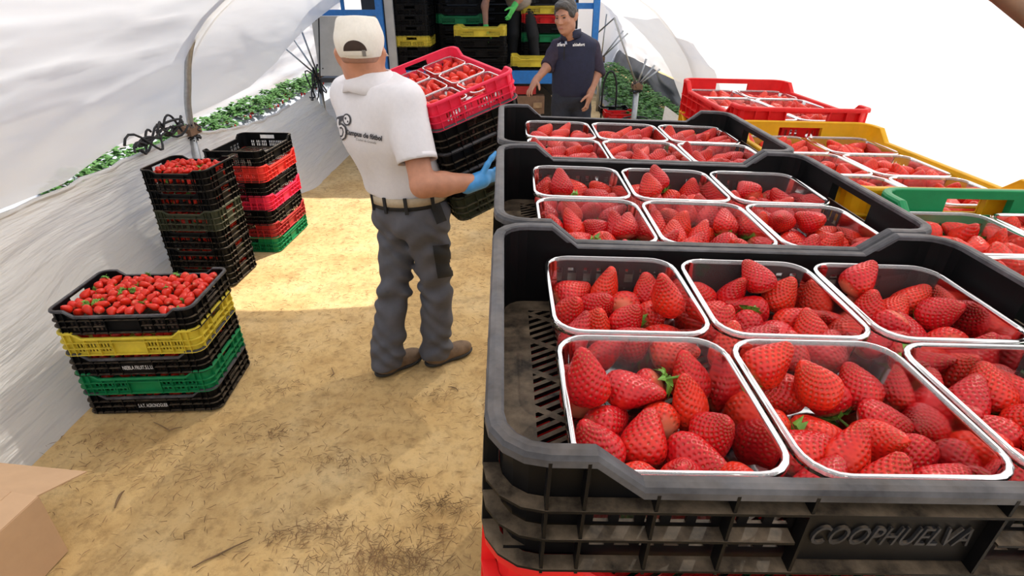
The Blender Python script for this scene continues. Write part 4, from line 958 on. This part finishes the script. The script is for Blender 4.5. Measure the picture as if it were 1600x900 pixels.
    # short-cropped hair at the nape
    hb = vol_obj('nape_hair', [('e', tuple(hd-hf*.016+hu*.012), (.0785, .0945, .085), HA, .02)], .006, M['stubble'], e, [(tuple(hd-hu*.035), tuple(-hu)), (tuple(hd-hf*.02), tuple(hf))])
worker()
# the stack the worker carries
CS = T((-.301, 2.256, 1.225))@RZ(.536)@RX(.088)@RY(-.285)@T((.2, .3, 0))@RZ(PI/2)
crate('slot', 'pink', CS, 'bright pink crate of punnets on top of the carried stack', 'crates the worker carries')
for k in range(4):
    crate('pallet', 'black' if k < 3 else 'olive', CS@T((0, 0, -PITCHZ*(k+1))), ['black crate just under the pink crate in the carried stack', 'black crate third from the top of the carried stack', 'black crate fourth from the top of the carried stack', 'dark crate at the bottom of the carried stack'][k], 'crates the worker carries')
    loose(CS@T((0, 0, -PITCHZ*(k+1))), .53, .345, .07, 0, 90+k, BLO, .2, True)
for ix in (0, 1, 2):
    for iy in (0, 1):
        MX = CS@T((-.288+.014+PD/2+ix*(PD+.002), -.195+.016+PW/2+iy*(PW+.020), .0095))@RZ(PI/2)
        punnet(MX, 'clear punnet of strawberries, %s %s one inside the pink crate' % (('near', 'middle', 'far')[ix], ('right', 'left')[iy]), 'punnets in the pink crate')
        for sp, Q, tk in pile(500+ix*2+iy, PW-.016, PD-.016, [4, 4, 4], 0, .018, (.3, .1)): stuff_berry(sp, MX@Q, BLO, (ix == 0 and iy == 0 and tk in (22, 12)))

# ---- man standing by the truck
def bystander():
    Y0 = 4.4; e = empty('person', T((.50, 5.07, 0))); tag(e, 'person in navy vest and dark jeans standing by the truck', 'person')
    q = lambda u_, v_, y: ony(u_, v_, y)
    hd = q(884, 25, 4.95); shc = q(897, 72, 5.04); hip = q(893, 150, 5.08); fwd = Vector((-.28, -.95, 0)).normalized(); r, f, u = axes(fwd); A = np.array([list(r), list(f), list(u)])
    shR = q(872, 74, 5.04); shL = q(925, 74, 5.06)          # his right is on the left of the picture
    elR = q(856, 103, 5.04); wrR = q(838, 125, 4.92); elL = q(934, 112, 5.08); wrL = q(922, 146, 4.98)
    chest = shc.lerp(hip, .38); hR = hip-Vector((.085, 0, .02)); hL = hip+Vector((.085, 0, -.02))
    kR = Vector((hR.x-.01, 5.06, .48)); aR = Vector((hR.x-.03, 5.12, .09)); kL = Vector((hL.x+.02, 5.06, .48)); aL = Vector((hL.x+.05, 5.12, .09))
    hf_ = Vector((-.50, -.82, -.22)); hup = Vector((-.08, 0, 1))
    body = [('e', tuple(chest), (.16, .105, .22), A, .05), ('e', tuple(hip), (.135, .095, .10), A, .05), ('c', tuple(shR), tuple(shL), .048, .048, .05), ('c', tuple(shc), tuple(hd-Vector((0, 0, .05))), .06, .055, .03),
            ('c', tuple(hR), tuple(kR), .08, .055), ('c', tuple(kR), tuple(aR), .052, .036), ('c', tuple(hL), tuple(kL), .08, .055), ('c', tuple(kL), tuple(aL), .052, .036),
            ('c', tuple(shR), tuple(elR), .048, .040), ('c', tuple(elR), tuple(wrR), .040, .026), ('c', tuple(shL), tuple(elL), .048, .040), ('c', tuple(elL), tuple(wrL), .042, .027),
            ('c', tuple(aR), tuple(aR+Vector((-.02, -.14, -.06))), .034, .028), ('c', tuple(aL), tuple(aL+Vector((.03, -.14, -.06))), .034, .028)]
    body += head_prims(hd, hf_, hup)+hand_prims(wrR, wrR-elR+Vector((0, 0, -.04)), (.7, .5, -.1), 1, .35, 1.0)+hand_prims(wrL, (wrL-elL)+Vector((0, 0, -.1)), (-.8, .4, 0), -1, .55, 1.0)
    vol_obj('body', body, .0065, M['skin2'], e)
    vest = [('e', tuple(chest+Vector((0, 0, .02))), (.182, .128, .25), A, .06), ('e', tuple(hip+Vector((0, 0, .07))), (.172, .128, .17), A, .06), ('c', tuple(shR.lerp(shL, .1)), tuple(shR.lerp(shL, .9)), .078, .078, .06), ('c', tuple(shc), tuple(shc.lerp(hd, .40)), .085, .072, .04)]
    up_n = (hd-shc).normalized()
    vs = vol_obj('vest', vest, .008, M['navy'], e, [(tuple(hip+Vector((0, 0, .005))), (0, 0, -1)), (tuple(shc+up_n*.085), tuple(up_n))], .04, folds(.004, 18, 2))
    for s_, el, wr_, t1 in ((shR, elR, wrR, .10), (shL, elL, wrL, .12)):
        end = el.lerp(wr_, t1); d = (wr_-el).normalized()
        vol_obj('sleeve', [('c', tuple(s_), tuple(el), .068, .060, .03), ('c', tuple(el), tuple(end+d*.05), .058, .054, .02)], .008, M['sleeve'], e, [(tuple(end), tuple(d))], .03, folds(.005, 28, 4))
    jn = [('e', tuple(hip), (.158, .118, .12), A, .05), ('c', tuple(hR), tuple(kR), .092, .07, .03), ('c', tuple(kR), tuple(aR), .07, .062, .03), ('c', tuple(hL), tuple(kL), .092, .07, .03), ('c', tuple(kL), tuple(aL), .07, .062, .03)]
    vol_obj('jeans', jn, .009, M['jeans'], e, [((0, 0, .05), (0, 0, -1))], .03, folds(.004, 22, 6))
    for a_, sg in ((aR, -.15), (aL, .2)):
        dv = Vector((sg, -1, 0)).normalized(); rr_, ff_, uu_ = axes(dv); AA = np.array([list(rr_), list(ff_), list(uu_)]); g = Vector((a_.x, a_.y, 0))
        vol_obj('shoe', [('e', tuple(g+Vector((0, 0, .05))), (.045, .07, .055), AA, .03), ('e', tuple(g+ff_*.11+Vector((0, 0, .035))), (.046, .09, .04), AA, .03)], .008, M['boot'], e, [((0, 0, .002), (0, 0, -1))])
    # collar, zip, chest prints
    rr_, ff_, uu_ = axes(fwd, up_n); cc = shc+up_n*.082
    ring_band('vest_collar', cc+uu_*.012, rr_, ff_, uu_, .086, .084, .062, .009, M['navy'], e, a0=PI/2+.35, a1=PI/2+2*PI-.35)
    ring_band('shirt_collar', cc+uu_*.022, rr_, ff_, uu_, .074, .073, .05, .006, M['collar'], e, a0=PI/2+.28, a1=PI/2+2*PI-.28)
    bv = bvh_of(vs); d = Vector((0, 1, -.05)).normalized(); ux = Vector((1, 0, 0)); uy = Vector((0, .05, 1)).normalized()
    def lay(me, u_, v_, m, nm, lift=.003): p_ = q(u_, v_, 4.72); conform(me, bv, p_, ux, uy, (p_-Vector((0, 0, CAM_H))).normalized(), lift); me.materials.clear(); me.materials.append(m); return keep(link(nm, me), vs)
    lay(grid_patch(.010, .16, 2, 16), 882, 78, M['blackcloth'], 'zip'); lay(grid_patch(.016, .05, 3, 6, lambda x, y, z: (x-.30*y, y, z)), 884, 64, M['collar'], 'shirt_placket', .008)
    lay(text_mesh('sfera', .034, 0, .3, 'CENTER', .001), 877, 70, M['text'], 'printed_lettering', .006); lay(text_mesh('ahlefort', .030, 0, 0, 'CENTER', .001), 904, 70, M['text'], 'printed_lettering', .006)
    # face and hair
    hr, hf, hu = axes(hf_, hup); HA = np.array([list(hr), list(hf), list(hu)]); P = lambda x, y, z: tuple(hd+hr*x+hf*y+hu*z)
    vol_obj('hair', [('e', P(0, -.018, .045), (.083, .102, .085), HA, .02), ('e', P(.0, .052, .088), (.058, .045, .030), HA, .02), ('e', P(.072, .0, .02), (.016, .045, .04), HA, .02), ('e', P(-.072, .0, .02), (.016, .045, .04), HA, .02), ('-', P(0, .12, .01), (.075, .075, .072), HA, .01)], .0055, M['hair'], e, [(P(0, -.05, -.05), tuple(-hu))], .02, folds(.004, 90, 7))
    for sx in (-1, 1):
        vol_obj('eye', [('e', P(sx*.031, .087, .008), (.013, .010, .006), HA, .005)], .003, M['eye'], e); vol_obj('eyebrow', [('c', P(sx*.014, .100, .026), P(sx*.046, .088, .031), .0045, .003, .004)], .003, M['hair'], e)
    vol_obj('mouth', [('e', P(0, .103, -.0655), (.021, .005, .0065), HA, .004)], .003, M['lip'], e)
bystander()

# ------------------------------------------------------------------ truck and its load
def truck():
    Y = 6.9; e = empty('flatbed_truck', T((-.6, 8.0, 0))); tag(e, 'flatbed truck with blue frame and grey panel, loaded with crates', 'truck')
    def part(nm, bx, m):
        b = MB()
        for c, d in bx: b.box(c, d)
        return keep(link(nm, b.mesh(), M[m]), e)
    x0, x1 = -2.22, .98
    part('bed', [((-.62, 8.1, .83), (3.2, 2.4, .05))], 'darkmetal'); part('edge_beam', [((-.22, Y+.0, .865), (2.4, .05, .14))], 'blue')
    part('chassis', [((-.62, 7.7, .66), (3.0, .12, .22)), ((-.62, 8.6, .66), (3.0, .12, .22))], 'darkmetal')
    part('back_wall', [((-.62, 9.28, 1.75), (3.2, .04, 1.9))], 'darkmetal'); part('roof', [((-.45, 8.15, 2.72), (2.8, 2.3, .03))], 'darkmetal')
    part('side_panel', [((-1.86, Y, 1.19), (.72, .035, .62))], 'panel')
    for i, (bx) in enumerate(((-2.17, 1.2), (-1.56, 1.2))):
        for dz in (-.24, .26):
            b = MB(); b.tube([(bx[0], Y-.022, bx[1]+dz), (bx[0], Y-.014, bx[1]+dz)], .008, 8); keep(link('bolt', b.mesh(), M['darkmetal']), e)
    part('post', [((-2.21, Y, 1.65), (.05, .05, .30))], 'blue'); part('post', [((-1.46, Y, 1.75), (.075, .075, 1.85))], 'blue'); part('post', [((-1.36, Y+.03, 1.72), (.09, .05, 1.8))], 'panel')
    part('post', [((.93, Y, 1.70), (.07, .06, 1.75))], 'blue'); part('post', [((.70, Y+.3, 1.75), (.05, .05, 1.8))], 'blue')
    part('rail', [((-1.86, Y, 1.535), (.76, .045, .06))], 'blue'); part('rail', [((-1.86, Y, 1.76), (.76, .04, .05))], 'blue'); part('rail', [((-1.86, Y, 1.66), (.035, .035, .22))], 'blue'); part('rail', [((.80, Y+.1, 1.60), (.3, .045, .06))], 'blue')
    part('tail_light', [((.16, Y+.02, .72), (.24, .05, .09))], 'maroon'); part('wooden_block', [((.30, Y-.02, .56), (.10, .10, .06))], 'wood'); part('tool_box', [((.18, Y+.05, .56), (.40, .2, .2))], 'rust')
    for wx in (-1.5, .2):
        b = MB(); b.tube([(wx, 7.55, .36), (wx, 7.8, .36)], .36, 28); keep(link('wheel', b.mesh(smooth=False), M['sole']), e); b = MB(); b.tube([(wx, 7.54, .36), (wx, 7.6, .36)], .18, 20); keep(link('wheel_hub', b.mesh(), M['steel']), e)
    # the load: stacks of crates, some end on (E), some broadside (B)
    z0 = .857
    def col(cx, cy, rot, colors, name):
        for k, cl in enumerate(colors):
            nm = {'black': 'black', 'lemon': 'yellow', 'green': 'green', 'red': 'red', 'orange': 'coral'}[cl]
            n_same = [i for i, c in enumerate(colors) if c == cl]
            lab = '%s crate in the %s, %s' % (nm, name, 'the only %s one' % nm if len(n_same) == 1 else 'level %s from the truck bed' % ('one two three four five six seven eight nine ten eleven twelve thirteen fourteen'.split()[k]))
            crate('slot', cl, T((cx+random.uniform(-.008, .008), cy+random.uniform(-.01, .01), z0+k*PITCHZ))@RZ(rot), lab, 'crates loaded on the truck', whole=True)
    bk = ['black']*12
    c1 = list(bk[:8]); c1[3] = 'lemon'; col(-1.15, 7.3, PI/2, c1, 'left truck stack')
    c2 = list(bk[:9]); c2[5] = 'green'; col(-.62, 7.72, 0, c2, 'second truck stack from the left')
    c3 = list(bk[:4]); c3.append('lemon'); col(-.36, 7.18, 0, c3[:4]+['lemon'], 'low middle truck stack')
    col(.28, 7.18, 0, ['black', 'lemon'], 'low right truck stack'); 
    c5 = list(bk[:8]); c5[5] = 'red'; c5[6] = 'lemon'; c5[3] = 'green'; col(.42, 7.9, 0, c5, 'rear right truck stack'); col(-.15, 8.3, 0, bk[:8], 'rear middle truck stack')
    col(-1.15, 7.95, PI/2, bk[:8], 'rear left truck stack')
    return e
truck()
def loader():
    e = empty('person', T((.12, 7.62, .857))); tag(e, 'person bending over inside the truck wearing green gloves', 'person')
    hip = Vector((.12, 7.85, 1.62)); chest = Vector((-.05, 7.50, 1.80)); hd = Vector((-.16, 7.26, 1.86)); r = Vector((.9, -.4, 0)).normalized(); d = (chest-hip).normalized(); n = r.cross(d).normalized(); A = np.array([list(r), list(d), list(n)])
    shR = chest+r*.14+d*.12; shL = chest-r*.17+d*.12; haR = ony(803, 24, 7.2); haL = ony(757, 56, 7.42); elR = shR.lerp(haR, .5)+Vector((.06, -.03, 0)); elL = shL.lerp(haL, .5)+Vector((-.03, 0, .03)); wr_ = haR+Vector((0, 0, .09)); wl_ = haL+Vector((.02, 0, .07))
    kR, kL = Vector((.26, 7.68, 1.27)), Vector((.02, 7.80, 1.27)); aR, aL = Vector((.30, 7.72, .95)), Vector((.0, 7.86, .95))
    limbs = [('c', tuple(shR), tuple(elR), .048, .042), ('c', tuple(elR), tuple(wr_), .042, .028), ('c', tuple(shL), tuple(elL), .048, .042), ('c', tuple(elL), tuple(wl_), .042, .028)]
    body = [('e', tuple(chest), (.16, .22, .10), A, .05), ('e', tuple(hip), (.15, .16, .11), A, .05), ('c', tuple(hip+r*.08), tuple(kR), .075, .055), ('c', tuple(kR), tuple(aR), .05, .035), ('c', tuple(hip-r*.08), tuple(kL), .075, .055), ('c', tuple(kL), tuple(aL), .05, .035), ('c', tuple(chest+d*.15), tuple(hd), .055, .05)]+limbs+head_prims(hd, (-.35, -.5, -.75), (0, -.4, .9))
    vol_obj('body', body, .010, M['skin2'], e)
    for w_, el, sg in ((wr_, elR, 1), (wl_, elL, -1)): vol_obj('glove', hand_prims(w_, (w_-el).normalized()+Vector((0, 0, -.3)), (-.7*sg, .3, 0), -sg, .35, 1.05)+[('c', tuple(w_+(el-w_).normalized()*.04), tuple(w_), .034, .034, .01)], .006, M['gglove'], e, k=.008)
    vol_obj('jersey', [('e', tuple(chest), (.185, .25, .13), A, .05), ('e', tuple(hip+d*.1), (.17, .16, .13), A, .05), ('c', tuple(shR), tuple(shR.lerp(elR, .5)), .068, .064), ('c', tuple(shL), tuple(shL.lerp(elL, .5)), .068, .064)], .010, M['beige'], e, [(tuple(chest+d*.24), tuple(d))], .04, folds(.005, 18, 9))
    vol_obj('trousers', [('e', tuple(hip-d*.03), (.165, .14, .125), A, .05), ('c', tuple(hip+r*.08), tuple(kR), .09, .07), ('c', tuple(kR), tuple(aR), .068, .06), ('c', tuple(hip-r*.08), tuple(kL), .09, .07), ('c', tuple(kL), tuple(aL), .068, .06)], .010, M['blackcloth'], e)
    for a_ in (aR, aL): vol_obj('shoe', [('e', (a_.x, a_.y, .90), (.045, .06, .05), None, .03), ('e', (a_.x-.03, a_.y-.10, .885), (.045, .08, .035), None, .03)], .008, M['boot'], e, [((0, 0, .858), (0, 0, -1))])
loader()
# picking trolley beyond the pallet
def trolley():
    p = onz(966, 186, .05); e = empty('picking_trolley', T((1.44, 7.75, 0))); tag(e, 'black picking trolley with a red crate and hoop handle beside the gutter posts', 'trolley')
    b = MB()
    for sx in (-.2, .2):
        b.tube([(sx, -.3, .05), (sx, .3, .05)], .012, 6)
    for sy in (-.3, .0, .3): b.tube([(-.2, sy, .05), (.2, sy, .05)], .012, 6)
    for sx in (-.2, .2):
        for sy in (-.3, .3): b.tube([(sx, sy, .05), (sx, sy, .30)], .012, 6)
    for sy in (-.13, 0, .13, .3, .42): b.tube([(-.2, sy, .252), (.2, sy, .252)], .012, 6)
    for sx in (-.2, .2): b.tube([(sx, -.3, .252), (sx, .42, .252)], .012, 6)
    link('frame', b.mesh(smooth=True), M['dark'], e)
    b = MB(); b.tube([(-.11+.10*(1-math.cos(PI*i/12))-.1,   .28, .30+.50*math.sin(PI*i/12)**.6) for i in range(13)], .013, 8); link('hoop_handle', b.mesh(smooth=True), M['dark'], e)
    b = MB(); b.tube([(.05+.20*(1-math.cos(PI*i/12))-.1, -.32, .20+.12*math.sin(PI*i/12)**.5) for i in range(13)], .012, 8); link('low_handle', b.mesh(smooth=True), M['dark'], e)
    for sx in (-.22, .22):
        b = MB(); b.tube([(sx-.015, 0, .075), (sx+.015, 0, .075)], .075, 16); link('wheel', b.mesh(), M['sole'], e)
    crate('slot', 'red', T((1.42, 7.70, .266))@Matrix.Scale(.66, 4), 'small red crate riding on the black picking trolley', None)
    crate('slot', 'black', T((1.40, 8.02, .266))@Matrix.Scale(.64, 4), 'small black crate at the back of the picking trolley', None)
trolley()

# ------------------------------------------------------------------ the remaining berries, too many to count
V = np.concatenate(ST_V); F = np.concatenate(ST_F); C = np.concatenate(ST_C)
me = fromnp('strawberries', V, F); at = me.color_attributes.new('seed', 'FLOAT_COLOR', 'POINT'); at.data.foreach_set('color', C.astype(np.float32).ravel()); me.materials.append(M['berry'])
o = link('loose_strawberries', me); tag(o, 'many small strawberries in the coloured, carried and stacked crates', 'strawberries'); o['kind'] = 'stuff'
o2 = link('calyx_leaves', GR.mesh(), M['calyx']); o2.parent = o; o2['kind'] = 'stuff'
